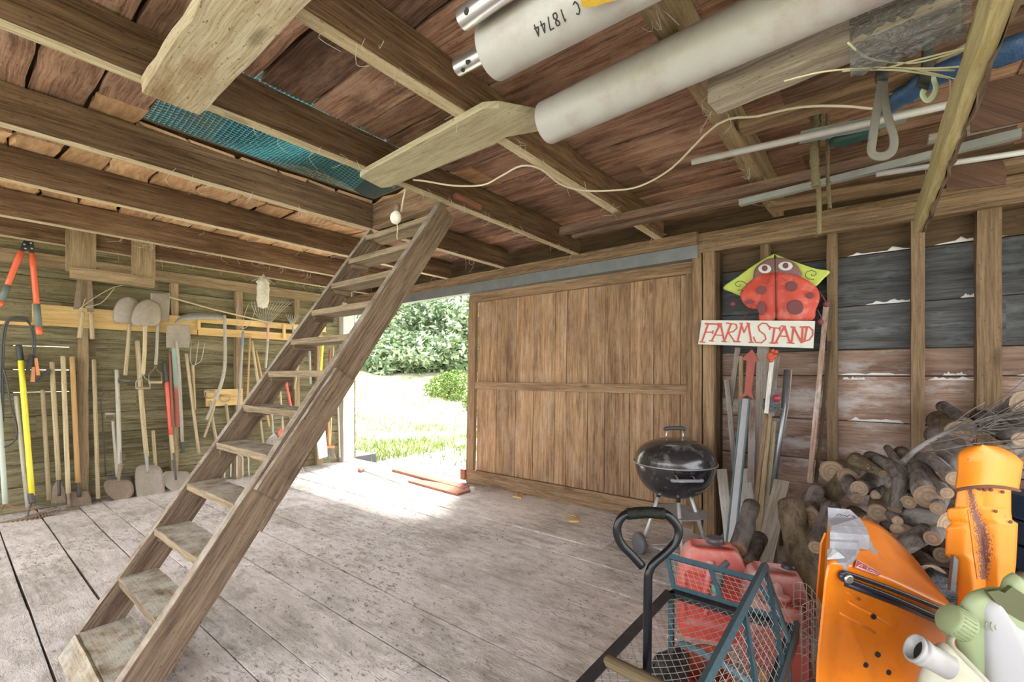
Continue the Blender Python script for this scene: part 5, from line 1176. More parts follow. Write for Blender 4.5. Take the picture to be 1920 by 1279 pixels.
LG((1748, 1010), 2.62, (1765, 985), 2.85, 13, 'small knotty log right of the white-grey one', 14, knots=2)
LG((1630, 980), 2.9, (1600, 960), 3.15, 14, 'dark brown log in the shadow behind the grey-topped shield', mat='bark_brown')
LG((1655, 1010), 2.6, (1620, 985), 2.85, 13, 'brown log low behind the orange shield housing', mat='bark_brown')
LG((1733, 895), 3.0, (1690, 850), 3.4, 12, 'grey log with peeling side right of the crooked branch', 14)
LG((1880, 850), 3.1, (1925, 835), 3.4, 16, 'grey log right of the fat one, half behind the orange shield')
LG((1800, 830), 3.4, (1750, 815), 3.6, 16, 'dim log under the brush at the wall', mat='bark_brown')
LG((1925, 868), 3.0, (1960, 900), 3.2, 12, 'pale-ended log at the right edge above the blue crate', 16)
# standing logs
LG((1483, 945), 2.95, (1517, 1140), 2.45, 24, 'tall thick mossy log standing in front of the stakes', 27, mat='bark_brown', mid=((1497, 1030), 2.75), grp='standing logs', name='standing_log')
LG((1409, 948), 2.95, (1383, 1030), 2.55, 15, 'smooth grey log leaning behind the bigger red fuel can', 16, grp='standing logs', name='standing_log')
LG((1424, 1010), 2.9, (1395, 1062), 2.55, 15, 'dark curved log at the foot of the thick grey post', 16, mat='bark', grp='standing logs', name='standing_log')
# body of the heap underneath
rr = random.Random(14); i = 0; used_lb = set()
while i < 40:
    X = rr.uniform(-.15, 1.5); Y = rr.uniform(2.75, 3.72); hmax = min(1.0, .25 + .62 * (Y - 2.6)) * (.50 + .3 * min(1, (X + .3) / .9))
    Z = rr.uniform(.05, max(.07, hmax - .10)); a = rr.uniform(-.6, .6); Ln = rr.uniform(.15, .28); d = V((math.sin(a), math.cos(a), rr.uniform(-.15, .15))); p = V((X, Y, Z)); r = rr.uniform(.035, .065)
    if Y + Ln > 3.84: continue
    pp = p - d * Ln
    pos = ('lowest', 'low', 'middle', 'upper')[min(3, int(Z / .16))] + ' ' + ('left', 'left centre', 'right centre', 'right')[min(3, int((X + .2) / .43))]; mt_ = rr.choice(['bark', 'bark', 'bark_brown'])
    lb_ = ('thin ' if r < .045 else 'middling ' if r < .056 else 'thick ') + ('grey' if mt_ == 'bark' else 'brown') + ' log ' + pos + ' in the heap, ' + ('at the front' if Y - Ln < 2.9 else 'further back') + (', turned left' if a > .2 else ', turned right' if a < -.2 else '')
    if lb_ in used_lb: continue
    used_lb.add(lb_); log([p + d * Ln, pp], r, lb_, mat=mt_, seed=100 + i, name='heap_log', grp='logs in the body of the heap'); i += 1
# brush
BR = thing('brush_branch', onY(1700, 900, 3.1), 'dry leafless brush branch lying over the log heap at the wide stud', 'branch')
mb = MB(); st = smooth([onY(1692, 868, 3.0), onY(1720, 842, 3.05), onY(1760, 818, 3.1), onY(1800, 800, 3.15), onY(1850, 788, 3.2), onY(1900, 775, 3.2)], 5)
mb.tube(st, [.016 - .0005 * i for i in range(len(st))], 8); mb.build('stem', M['bark'], BR)
mb = MB(); rr = random.Random(12)
for i in range(34):
    p = rr.choice(st[3:]); sgn = rr.choice((-1, 1)); Lt = rr.uniform(.12, .5)
    d = V((rr.uniform(.5, 1), rr.uniform(-.35, .2), rr.uniform(-.05, .55))).normalized(); q = [p]
    for k in range(4): d = (d + V((rr.gauss(0, .12), rr.gauss(0, .12), rr.gauss(0, .14)))).normalized(); q.append(q[-1] + d * Lt / 4)
    mb.tube(smooth(q, 2), .0024, 4, cap=False)
    for k in range(2): e = q[rr.randint(1, 3)]; mb.tube([e, e + V((rr.uniform(.0, .1), rr.uniform(-.05, .05), rr.uniform(-.05, .1)))], .0018, 3, cap=False)
o = mb.build('twigs', M['bark'], BR); o['kind'] = 'stuff'

# ------------------------------------------------------------------ foreground, right
blue = plain('blue_green_paint', (.022, .065, .090), .5, var=.3, scale=30, dirt=((.09, .14, .13), .35)); dframe = plain('dark_angle_iron', (.035, .034, .04), .5, .2, dirt=((.10, .08, .085), .6)); wire = plain('galvanised_wire', (.40, .40, .38), .5, .4)
blk = plain('black_gloss_tube', (.004, .005, .008), .22, spec=.35)
CT = thing('mesh_cart', (-.41, 1.44, 0), 'garden cart with dark frame, diamond wire mesh and blue side gates', 'cart')
cx0, cx1, cy0, cy1, ch = -.625, -.215, .95, 1.78, .45
mb = MB()
for a, b in (((cx0, cy0), (cx0, cy1)), ((cx1, cy0), (cx1, cy1)), ((cx0, cy0), (cx1, cy0)), ((cx0, cy1), (cx1, cy1))):
    mb.bar((a[0], a[1], ch), (b[0], b[1], ch), .034, .006, UP); 
    o_ = V((-.017 if a[0] == b[0] == cx0 else .017 if a[0] == b[0] else 0, 0 if a[0] == b[0] else (.017 if a[1] == cy1 else -.017), 0)); mb.bar(V((a[0], a[1], ch - .015)) + o_, V((b[0], b[1], ch - .015)) + o_, .005, .036, UP)
mb.build('top_frame', dframe, CT)
mb = MB()
for x in (cx0 + .01, cx1 - .01):
    for y in (cy0 + .03, cy1 - .02): mb.bar((x, y, .12), (x, y, ch), .018, .018, V((1, 0, 0)))
for a, b in (((cx0, cy0), (cx0, cy1)), ((cx1, cy0), (cx1, cy1)), ((cx0, cy0 + .03), (cx1, cy0 + .03)), ((cx0, cy1 - .02), (cx1, cy1 - .02))): mb.bar((a[0], a[1], .13), (b[0], b[1], .13), .03, .02, UP)
mb.build('underframe', blue, CT)
for x in (cx0 - .02, cx1 + .02):
    for y in (1.04, 1.66):
        mb = MB(); mb.lathe([(.02, -.018), (.085, -.018), (.10, -.010), (.10, .010), (.085, .018), (.02, .018)], (x, y, .101), V((1, 0, 0)), 24); mb.build('wheel', plain('cart_tyre', (.03, .03, .03), .8), CT)
mb = MB(); mb.box(cx0 + .01, cx1 - .01, cy0 + .03, cy1 - .02, .19, .195); mb.build('lower_tray', dframe, CT)
# diamond mesh deck, sagging a little
mb = MB(); st_ = .030
def sag(x, y): u = (x - cx0) / (cx1 - cx0); v = (y - cy0) / (cy1 - cy0); return V((x, y, ch - .004 - .05 * math.sin(math.pi * u) * math.sin(math.pi * v)))
for s in (1, -1):
    k = -60
    while k < 60:
        pts = []
        for i in range(25):
            x = cx0 + (cx1 - cx0) * i / 24; y = 1.3 + k * st_ + s * (x - (cx0 + cx1) / 2) * 1.35
            if cy0 <= y <= cy1: pts.append(sag(x, y) + V((0, 0, .0012 * s)))
        if len(pts) > 2: mb.tube(pts, .0013, 4, cap=False, tint=.5)
        k += 1.35
mb.build('wire_mesh', wire, CT)
def panel(A, B, C_, D, nm, braces, fine=True, thick=.019):
    """gate: A-B top bar, D-C bottom bar"""
    A, B, C_, D = map(V, (A, B, C_, D)); mb = MB(); up_ = (A - D).normalized(); nrm = (B - A).cross(A - D).normalized()
    mb.bar(A, B, thick, thick, nrm)
    mb.bar(D, C_, thick * .8, thick * .8, nrm)
    for t0, t1 in braces: mb.bar(A.lerp(B, t0), D.lerp(C_, t1), thick * .85, thick * .6, nrm)
    g_ = mb.build(nm, blue, CT); mb = MB(); n1 = int((B - A).length / (.022 if fine else .04)); n2 = int((A - D).length / .016)
    for i in range(1, n1): mb.tube([A.lerp(B, i / n1), D.lerp(C_, i / n1)], .0008, 4, cap=False)
    for j in range(1, n2): mb.tube([A.lerp(D, j / n2), B.lerp(C_, j / n2)], .0008, 4, cap=False)
    mb.build('gate_wires', wire, g_)
panel((-.668, 1.862, .553), (-.335, 1.862, .548), (-.25, 1.80, .46), (-.62, 1.80, .462), 'side_gate', ((0, 0), (.50, .48), (1, .97)))
panel((-.300, 1.80, .632), (-.300, 1.0, .600), (-.205, 1.0, .462), (-.205, 1.80, .462), 'side_gate', ((.0, .38), (.02, .20), (.42, .75)), fine=False)
mb = MB(); hb = atD(1213, 1300, 1.21)
def hp(px, py, z=1.21): return atD(px, py, z)
hk = smooth([hp(1213, 1420), hp(1213, 1290), hp(1214, 1180), hp(1215, 1090), hp(1218, 1070), hp(1226, 1056), hp(1252, 1033), hp(1268, 1014), hp(1272, 993), hp(1262, 976), hp(1245, 963), hp(1210, 961), hp(1175, 964), hp(1160, 978), hp(1157, 998), hp(1165, 1020), hp(1184, 1040), hp(1204, 1062)], 4)
hk[0].z = max(hk[0].z, .14)
mb.tube(hk, .0115, 12); h_ = mb.build('pull_handle', blk, CT)
mb = MB(); mb.tube(smooth([hp(1245, 963), hp(1210, 961), hp(1175, 964)], 6), [.0150 + .0008 * (i % 2) for i in range(13)], 12); plab(mb.build('taped_grip', plain('black_grip_tape', (.006, .008, .005), .45, var=.5, scale=80, bump=.6, spec=.2), h_), 'grip wrapped in black tape')
# things lying in the cart under the mesh
rr = random.Random(31)
def lump(c, sx, sy, sz, mat, name, label, cat, seed, amp=.6):
    c = V(c); mb = MB(); mb.ball(c, 1, seg=28, rings=18, sx=sx, sy=sy, sz=sz)
    for i, v in enumerate(mb.v): d = v - c; mb.v[i] = c + d * (1 + amp * noise.noise(V((d.x / sx * 1.6 + seed, d.y / sy * 1.6, d.z / sz * 1.6))) + amp * .4 * noise.noise(V((d.x / sx * 5, d.y / sy * 5 + seed, d.z / sz * 5))))
    return tag(mb.build(name, mat), label, cat)
blkbag = plain('black_crinkled_plastic', (.02, .02, .022), .3, var=.6, scale=40, bump=1., dirt=((.25, .23, .22), .35))
lump((-.545, 1.42, .285), .055, .20, .075, blkbag, 'plastic_bag', 'black crumpled plastic bag under the cart mesh at the left', 'bag', 1)
lump((-.38, 1.28, .275), .075, .17, .055, plain('dirty_white_cloth', (.50, .49, .50), .9, bump=.7, dirt=((.12, .11, .11), .5)), 'rag_bundle', 'dirty white and black rag bundle under the cart mesh in front', 'rag', 5)
mb = MB(); rb = V((-.44, 1.66, .29)); mb.lathe([(.002, 0), (.055, .0), (.075, .01), (.085, .11), (.088, .115), (.08, .115), (.07, .015), (.002, .01)], rb + V((0, 0, -.09)), V((-.1, -.3, 1)), 28); o = mb.build('red_bucket', plain('red_bucket_plastic', (.55, .07, .03), .4)); tag(o, 'small orange-red bucket under the cart mesh', 'bucket')
mb = MB(); mb.tube(smooth([rb + V((-.10, -.02, .05)), rb + V((-.06, -.10, .10)), rb + V((.04, -.12, .10)), rb + V((.12, -.08, .05)), rb + V((.15, -.02, .0))], 4), .012, 8); tag(mb.build('blue_rope', plain('blue_white_rope', (.12, .19, .24), .7, var=.6, scale=60, bump=.8)), 'thick dark blue rope lying across the red bucket', 'rope')
lump((-.28, 1.62, .275), .05, .10, .07, plain('rusty_orange_leaves', (.45, .20, .08), .9, var=.6, scale=50, bump=1.), 'crumpled_wrapper', 'rusty orange crumpled lump under the right end of the mesh', 'wrapper', 9)
mb = MB(); mb.tube([V((-.60, 1.0, .485)), V((-.66, 1.10, .475)), V((-.68, 1.125, .473))], .02, 12)
a, b = atD(1142, 1240, 1.27), atD(1260, 1300, 1.08); mb = MB(); mb.tube([a + (a - b).normalized() * .012, a, a.lerp(b, .5), b, b + (b - a) * 1.0], [.010, .0165, .018, .018, .016], 12)
tag(mb.build('tool_handle', wood('dark_worn_handle', (.24, .18, .10), (.11, .08, .045), grain=2)), 'worn brown wooden handle lying over the front rim of the cart', 'handle')

# fuel cans
def canmat(name, col, dust, amt):
    t = NT(name); tc = t.node('ShaderNodeTexCoord'); geo = t.node('ShaderNodeNewGeometry'); up = t.ramp(t.node('ShaderNodeSeparateXYZ', i_0=geo.outputs['Normal']).outputs[2], -.1, .75)
    n = t.noise(tc.outputs['Object'], 9, 5, .7); c = t.mix(t.math('MULTIPLY', t.math('MULTIPLY', up, t.ramp(n, .25, .6)), amt), col, dust); t.set(t.b.inputs['Base Color'], c); t.b.inputs['Roughness'].default_value = .45; t.bump(n, .2, .01); return t.mat
def can(name, c, yaw, w, d, h, mat, label, shoulder=.25, ridge=True, cat='fuel can', group=None):
    T = thing(name, c, label, cat, group); c = V(c); ux = V((math.cos(yaw), math.sin(yaw), 0)); uy = V((-math.sin(yaw), math.cos(yaw), 0))
    def P(u, v):
        z = h * u; k = 1.0; e = .12
        if u < .06: k = .90 + .10 * math.sin(u / .06 * math.pi / 2)
        if u > 1 - shoulder: q = (u - 1 + shoulder) / shoulder; k = 1 - .30 * q ** 1.6 - .12 * max(0, q - .85) / .15
        a = 2 * math.pi * v; ca, sa = math.cos(a), math.sin(a); pw = .32
        x = math.copysign(abs(ca) ** pw, ca) * w / 2 * k; y = math.copysign(abs(sa) ** pw, sa) * d / 2 * (k if u > .5 else 1)
        # pressed panels on the broad faces
        if abs(sa) > .8 and .18 < u < .72 and abs(x) > .02 * w and abs(x) < .40 * w: y *= .90
        return c + ux * x + uy * y + V((0, 0, z))
    mb = MB(); mb.grid(P, 34, 56); n = 57; b = 34 * n; mb.face(tuple(range(b, b + 56)), ((0, 0),) * 56, .5, 0, True); mb.face(tuple(range(55, -1, -1)), ((0, 0),) * 56, .5)
    mb.build('body', mat, T)
    return T, c, ux, uy
red = canmat('red_can_plastic', (.60, .075, .05), (.72, .42, .40), 1.)
T, c, ux, uy = can('fuel_can', V((-.645, 2.43, 0)), YAW - .28, .33, .21, .44, red, 'large bright red fuel can with a grey spout, behind the cart gate', .42)
mb = MB(); mb.tube(smooth([c - ux * .02 - uy * .085 + V((0, 0, .385)), c - ux * .025 - uy * .115 + V((0, 0, .33)), c - ux * .04 - uy * .12 + V((0, 0, .24)), c - ux * .05 - uy * .105 + V((0, 0, .16))], 4), .020, 10, flat=.8); mb.build('grip_ridge', red, T)
mb = MB(); nk = c + ux * .02 + uy * .03 + V((0, 0, .41)); mb.lathe([(.035, 0), (.035, .025), (.03, .03)], nk, UP, 20); nkk = mb.build('neck', red, T); mb = MB(); mb.lathe([(.036, .028), (.043, .03), (.043, .055), (.036, .058)], nk, UP, 24); mb.build('cap', plain('dark_clear_cap', (.10, .09, .10), .3), nkk)
sp_ = [c + ux * .05 - uy * .16 + V((0, 0, .42)), c + ux * .022 - uy * .17 + V((0, 0, .39)), c + ux * .01 - uy * .17 + V((0, 0, .34)), c - ux * .0 - uy * .165 + V((0, 0, .29))]
mb = MB(); mb.tube(smooth(sp_, 4), [.013, .014, .015, .016, .018, .019, .02, .021, .021, .021, .022, .022, .022], 12); s_ = mb.build('spout', plain('grey_spout', (.12, .115, .13), .5), T)
mb = MB(); mb.lathe([(.023, 0), (.023, .04)], sp_[-1] + V((0, 0, -.02)), UP, 16); plab(mb.build('spout_collar', plain('green_collar', (.10, .42, .30), .5), s_), 'green collar')
mb = MB(); mb.tube(smooth([sp_[-1] + V((0, 0, -.02)), sp_[-1] - ux * .03 + V((0, 0, -.07)), sp_[-1] - ux * .05 + V((0, 0, -.14))], 4), .010, 8); mb.build('spout_foot', red, s_)
pink = canmat('faded_red_plastic', (.45, .10, .075), (.66, .46, .46), 1.)
T, c, ux, uy = can('fuel_can', V((-.36, 2.36, 0)), YAW - .35, .27, .20, .42, pink, 'dusty pink-red fuel can right of the large bright red one', .38)
mb = MB(); mb.tube(smooth([c - uy * .06 + V((0, 0, .37)), c - uy * .09 + V((0, 0, .33)), c - uy * .105 + V((0, 0, .24))], 4), .026, 10); mb.build('grip_ridge', pink, T)
mb = MB(); mb.lathe([(.024, 0), (.028, .003), (.028, .03), (.02, .035)], c + ux * .06 + uy * .02 + V((0, 0, .405)), V((.1, .1, 1)), 20); plab(mb.build('cap', plain('black_cap_small', (.03, .03, .035), .4), T), 'black cap')
T, c, ux, uy = can('fuel_can', V((-.31, 2.10, 0)), YAW - .35, .22, .15, .39, pink, 'lower pink-topped fuel can just behind the peak of the cart gate', .38)
mb = MB(); mb.lathe([(.022, 0), (.022, .02), (.016, .024)], c + ux * .03 + V((0, 0, .385)), UP, 18); mb.build('cap', pink, T)
# loose square wire mesh
WM = V((-.26, 1.97, .0)); mb = MB()
def wm(u, v): a = -1.2 + 2.9 * u; return WM + V((.03 + .085 * math.cos(a), -.02 + .08 * math.sin(a), .22 + .27 * v + .02 * math.sin(u * 9)))
for i in range(13): mb.tube([wm(i / 12, v / 8) for v in range(9)], .0014, 4, cap=False)
for j in range(10): mb.tube([wm(u / 24, j / 9 + .01) for u in range(25)], .0014, 4, cap=False)
for j in range(5): mb.tube([wm(.8 + j * .04, .3), wm(.8 + j * .04, .3) + V((.10, -.05, -.02 + j * .01))], .0014, 4, cap=False)
tag(mb.build('wire_mesh_roll', wire), 'curled loose square wire mesh standing right of the cart gate', 'wire mesh')

# orange guards and housing
org = plain('orange_enamel', (.86, .235, .012), .32, var=.06, coat=.3, scale=6, dirt=((.62, .12, .02), .35)); org_r = plain('orange_enamel_rusted', (.86, .27, .012), .42, var=.06, scale=6, rust=((.16, .06, .03), .9, .63)); navy = plain('navy_black_paint', (.02, .02, .035), .35, spec=.6)
gry = plain('grey_moulded_plastic', (.33, .33, .37), .55, var=.08, scale=20, dirt=((.55, .54, .54), .5)); dkbrn = plain('dark_red_brown', (.16, .07, .05), .9, var=.4, scale=50)
OH = thing('orange_housing', (atD(1660, 1150, 1.55).x, atD(1660, 1150, 1.55).y, 0), 'big orange machine housing with grey plastic top and navy slotted bar', 'machine housing')
Fc = smooth([V(p) for p in ((1533, 1400, 1.42), (1530, 1270, 1.42), (1540, 1150, 1.42), (1549, 1072, 1.42), (1562, 1058, 1.43), (1610, 1070, 1.45), (1680, 1096, 1.47), (1740, 1122, 1.50), (1795, 1150, 1.54), (1815, 1200, 1.58), (1822, 1300, 1.6), (1822, 1400, 1.6))], 4)
Bc = smooth([V(p) for p in ((1540, 1260, 1.73), (1541, 1170, 1.73), (1545, 1090, 1.73), (1549, 1010, 1.73), (1556, 968, 1.73), (1596, 966, 1.74), (1650, 985, 1.76), (1700, 1030, 1.78), (1745, 1085, 1.80), (1775, 1130, 1.82), (1790, 1180, 1.83), (1795, 1260, 1.83))], 4)
NF = len(Fc) - 1
def HS(u, v, lift=0.):
    f = u * NF; i = min(int(f), NF - 1); a = Fc[i].lerp(Fc[i + 1], f - i); b = Bc[i].lerp(Bc[i + 1], f - i)
    A_, B_ = atD(*a), atD(*b); p = A_.lerp(B_, v); bul = .0; return p + V((0, 0, bul + lift)) + RGT * (lift * (-1 if u < .3 else 0))
mb = MB(); mb.grid(HS, NF, 12, thick=.006); 
mb.build('hood', org, OH)
# front face with pressed ribs
def front(u, v):
    f = u * NF; i = min(int(f), NF - 1); a = Fc[i].lerp(Fc[i + 1], f - i); k = v; cxx, cyy, czz = 1690, 1400, 1.46
    q = V((a.x + (cxx - a.x) * k, a.y + (cyy - a.y) * k, a.z + (czz - a.z) * k)); dd = .012 * (1 if .18 < k < .9 else 0); return atD(q.x, q.y, q.z + dd)
mb = MB(); mb.grid(front, NF, 16); mb.build('front_panel', org, OH)
def fp(px, py, d=0): return atD(px, py, 1.425 + (px - 1540) * .00040 - d)
mb = MB()
for a, b in (((1581, 1106), (1612, 1124)), ((1573, 1148), (1640, 1186)), ((1590, 1128), (1700, 1190))): mb.tube([fp(*a, -.004), fp(*b, -.004)], .005, 8)
mb.build('pressed_ribs', org, OH)
mb = MB(); mb.tube(smooth([fp(1790, 1172, .02), fp(1680, 1123, .02), fp(1600, 1092, .02), fp(1580, 1086, .02), fp(1578, 1078, .02), fp(1590, 1076, .02), fp(1680, 1108, .02), fp(1795, 1154, .02)], 5), .0085, 8, flat=.9); mb.tube([fp(1585, 1094, .01), fp(1680, 1131, .01), fp(1790, 1178, .01)], .012, 8, flat=.8)
nb = mb.build('slotted_bar', navy, OH); mb = MB(); mb.lathe([(.014, 0), (.014, .006), (.009, .008)], fp(1590, 1085, .03), -FWD, 16); mb.build('bolt', alu, nb)
mb = MB()
for q in ((1645, 1227), (1622, 1246), (1665, 1260), (1637, 1156)): mb.lathe([(.0085, 0), (.0085, .004)], fp(*q, .003), -FWD, 14)
mb.build('bolt_holes', navy, OH)
# warning sticker lying on the hood
def hs_at(px, py):
    best = None
    for i in range(0, 101):
        for j in range(0, 41):
            p = HS(i / 100, j / 40); d = p - EYEP; z = d.dot(FWD); qx = CX + d.dot(RGT) / z * FPX; qy = HY - d.z / z * FPX; e = (qx - px) ** 2 + (qy - py) ** 2
            if best is None or e < best[0]: best = (e, p)
    return best[1] + V((0, 0, .004)) - FWD * .002
ST = [hs_at(*q) for q in ((1605, 1050), (1652, 1077), (1645, 1090), (1598, 1066))]
mb = MB(); mb.prism(ST, (0, 0, .0015)); stk = mb.build('warning_sticker', plain('red_sticker', (.66, .10, .08), .4), OH)
def sq(u, v): return ST[0].lerp(ST[1], u).lerp(ST[3].lerp(ST[2], u), v) + V((0, 0, .003))
mb = MB(); wr = .0011
for q in (((.04, .06), (.96, .06), (.96, .94), (.04, .94), (.04, .06)), ((.5, .06), (.5, .94)), ((.10, .85), (.28, .18), (.44, .85), (.10, .85)), ((.28, .4), (.28, .66)), ((.56, .75), (.66, .4), (.72, .65), (.78, .35), (.84, .7), (.92, .3))): mb.tube([sq(*p) for p in q], wr, 4)
for p in ((.62, .55), (.70, .5), (.77, .55)): mb.ball(sq(*p), .0028, sz=.4)
mb.build('white_symbols', plain('white_print', (.8, .8, .8), .5), stk)
# grey plastic top: stepped moulding
HC = []
for i in range(0, 141):
    for j in range(0, 41):
        p = HS(i / 140, j / 40); d = p - EYEP; z = d.dot(FWD); HC.append((CX + d.dot(RGT) / z * FPX, HY - d.z / z * FPX, z))
def gp(px, py, z):
    q = min(HC, key=lambda q: (q[0] - px) ** 2 + (q[1] - py) ** 2); return atD(px, py, q[2] - .02)
steps = [[(1552, 952, 1.99), (1594, 956, 1.99), (1612, 973, 1.97), (1553, 975, 1.92)], [(1553, 975, 1.92), (1612, 973, 1.97), (1624, 993, 1.9), (1560, 990, 1.82)], [(1560, 990, 1.82), (1624, 993, 1.9), (1630, 1010, 1.84), (1556, 1005, 1.74)],
         [(1556, 1005, 1.74), (1612, 1014, 1.74), (1608, 1022, 1.70), (1556, 1019, 1.68)], [(1556, 1019, 1.68), (1608, 1022, 1.70), (1605, 1040, 1.62), (1587, 1056, 1.55), (1550, 1057, 1.50)], [(1594, 956, 1.99), (1606, 967, 2.0), (1640, 1030, 1.92), (1646, 1034, 1.9), (1612, 1014, 1.74), (1624, 993, 1.9), (1612, 973, 1.97)]]
mb = MB()
for s_, lf in zip(steps, (.012, .030, .046, .024, .004, .002)): P_ = [gp(q[0], q[1] + lf * 420, q[2]) + V((0, 0, lf)) for q in s_]; mb.prism(P_, (0, 0, -.05), tint=.5)
mb.build('grey_top', gry, OH, bevel=.004)
mb = MB(); mb.prism([gp(*q) + V((0, 0, .014)) for q in ((1551, 1040, 1.56), (1562, 1038, 1.57), (1572, 1045, 1.54), (1584, 1055, 1.52), (1551, 1058, 1.49))], (0, 0, .003)); mb.build('worn_patch', plain('worn_white_patch', (.62, .63, .66), .8, bump=1., scale=40), OH)
mb = MB()
for q in (((1568, 977), (1574, 974), (1580, 978)), ((1583, 976), (1588, 979), (1594, 975)), ((1596, 977), (1600, 979))): mb.tube([gp(a, b, 1.905) + V((0, 0, .02)) for a, b in q], .0013, 4)
mb.build('scribble', navy, OH)
# far orange side plate visible left of the housing
mb = MB(); mb.prism([atD(*q) for q in ((1549, 1000, 1.78), (1551, 1075, 1.78), (1535, 1180, 1.78), (1533, 1118, 1.78), (1541, 1020, 1.78))], FWD * .01); mb.build('side_plate', org, OH)
# upright shield
OS = thing('orange_shield', (atD(1845, 1000, 1.63).x, atD(1845, 1000, 1.63).y, 0), 'upright orange metal shield with a rusty V groove standing in front of the log heap', 'shield')
def edge(tab, y):
    for (y0, x0), (y1, x1) in zip(tab[:-1], tab[1:]):
        if y0 <= y <= y1: return x0 + (x1 - x0) * (y - y0) / max(1e-6, y1 - y0)
    return tab[-1][1] if y > tab[-1][0] else tab[0][1]
lt = [(905, 1797), (952, 1790), (954, 1776), (972, 1776), (980, 1785), (990, 1774), (1040, 1772), (1050, 1786), (1095, 1795), (1400, 1800)]
rt = [(905, 1896), (960, 1896), (975, 1898), (982, 1909), (1060, 1905), (1075, 1903), (1400, 1900)]
def low(u, v):
    y = 905 + (1290 - 905) * u; a, b = edge(lt, y), edge(rt, y); x = a + (b - a) * v; s = 2 * v - 1
    gw = max(.04, .75 - u * 2.2); g = .03 * max(0, 1 - abs(s) / .45) * min(1, u * 3 + .1); return atD(x, y, 1.63 - .035 * (1 - s * s) + g)
mb = MB(); mb.grid(low, 150, 28, thick=.004); mb.build('lower_plate', org_r, OS)
def lowp(px, py, d=.004):
    a, b = edge(lt, py), edge(rt, py); v = (px - a) / (b - a); return low((py - 905) / 385, v) - FWD * d
t = NT('speckled_rust'); uv, tint = t.uvt(); tc = t.node('ShaderNodeTexCoord'); n = t.noise(tc.outputs['Object'], 170, 3, .7)
t.set(t.b.inputs['Base Color'], t.mix(t.ramp(t.math('ADD', n, t.math('MULTIPLY', tint, .32)), .60, .70), (.86, .26, .012), (.17, .075, .065))); t.b.inputs['Roughness'].default_value = .7; rust_fade = t.mat
mb = MB(); gpts = [(913, 1814, 1818), (950, 1817, 1830), (1000, 1824, 1856), (1040, 1829, 1860), (1086, 1836, 1848)]
for k_ in range(9):
    mb.grid(lambda u, v: (lambda y, w_: lowp(edge([(a, b - 4) for a, b, c_ in gpts], y) * (1 - w_) + edge([(a, c_ + 6) for a, b, c_ in gpts], y) * w_, y, .0015))(913 + 173 * u, (k_ + v) / 9), 40, 1, tint=1 - abs(k_ - 4) / 4.5)
mb.build('rusty_groove', rust_fade, OS)
hl = [(834, 1834), (835, 1822), (839, 1808), (845, 1799), (852, 1795), (880, 1794), (906, 1790), (925, 1787)]; hr = [(834, 1850), (836, 1868), (842, 1888), (851, 1906), (862, 1919), (895, 1913), (930, 1906), (935, 1902)]
def up_(u, v):
    y = 834 + (906 - 834) * u; a, b = edge(hl, y), edge(hr, y); s = 2 * v - 1; y2 = y - 8 * (1 - s * s) * u + 12 * u; return atD(a + (b - a) * v, y2, 1.61 - .06 * (1 - s * s) - .03 * u)
mb = MB(); mb.grid(up_, 30, 28, thick=.004); hd = mb.build('hood_plate', org_r, OS)
mb = MB(); P_ = [up_(1, v / 20) + V((0, 0, -.004)) for v in range(21)]; mb.tube(P_, .0055, 8); plab(mb.build('gap_shade', dkbrn, hd), 'dark line painting the shaded gap under the hood')  # dark line paints the shaded gap between hood and lower plate
mb = MB(); mb.grid(lambda u, v: atD(1833 + 30 * u, 881 + 8 * v, 1.545 + .004 * abs(2 * v - 1)), 8, 3, thick=.008); mb.build('pressed_slot', org_r, hd)
mb = MB()
for q in ((1820, 913), (1833, 916), (1843, 918), (1855, 918), (1877, 922), (1864, 958), (1892, 978)): mb.lathe([(.006, 0), (.006, .003)], lowp(*q, .004), -FWD, 10)
mb.build('holes', dkbrn, OS)
mb = MB(); mb.prism([atD(*q) for q in ((1789, 1042, 1.60), (1797, 1050, 1.60), (1792, 1110, 1.60), (1782, 1108, 1.60), (1786, 1070, 1.60))], FWD * .012); plab(mb.build('bent_flange', plain('grey_blue_metal', (.20, .23, .28), .35, .6), OS), 'bent grey flange')
# blue crate at the edge, black bag
BC = thing('blue_crate', (atD(1960, 1000, 2.1).x, atD(1960, 1000, 2.1).y, 0), 'dark blue ribbed plastic crate at the right edge behind the orange shield', 'crate')
c = V(BC.location); mb = MB(); x0 = atD(1908, 1000, 2.15); n_ = RGT
for k in range(6): mb.bar(x0 + V((0, 0, -x0.z + .02)) + RGT * (.10) + V((0, 0, .12 * k)), x0 + V((0, 0, -x0.z + .13)) + RGT * .10 + V((0, 0, .12 * k)), .22, .26 - .012 * (k % 2), FWD, tint=.5)
mb.build('body', plain('navy_plastic', (.03, .045, .09), .45), BC, bevel=.01)
mb = MB()
for k in range(5): z = .58 + k * .022; mb.tube([x0 + V((0, 0, -x0.z + z)) - RGT * .004 + FWD * -.11, x0 + V((0, 0, -x0.z + z)) - RGT * .004 + FWD * .11], .006, 6)
mb.build('ribs', plain('navy_ribs', (.04, .06, .11), .4), BC)
lump((atD(1735, 1100, 2.2).x, atD(1735, 1100, 2.2).y, .17), .17, .13, .17, blkbag, 'plastic_bag', 'black shiny plastic bag between the orange housing and the upright shield', 'bag', 3, .3)

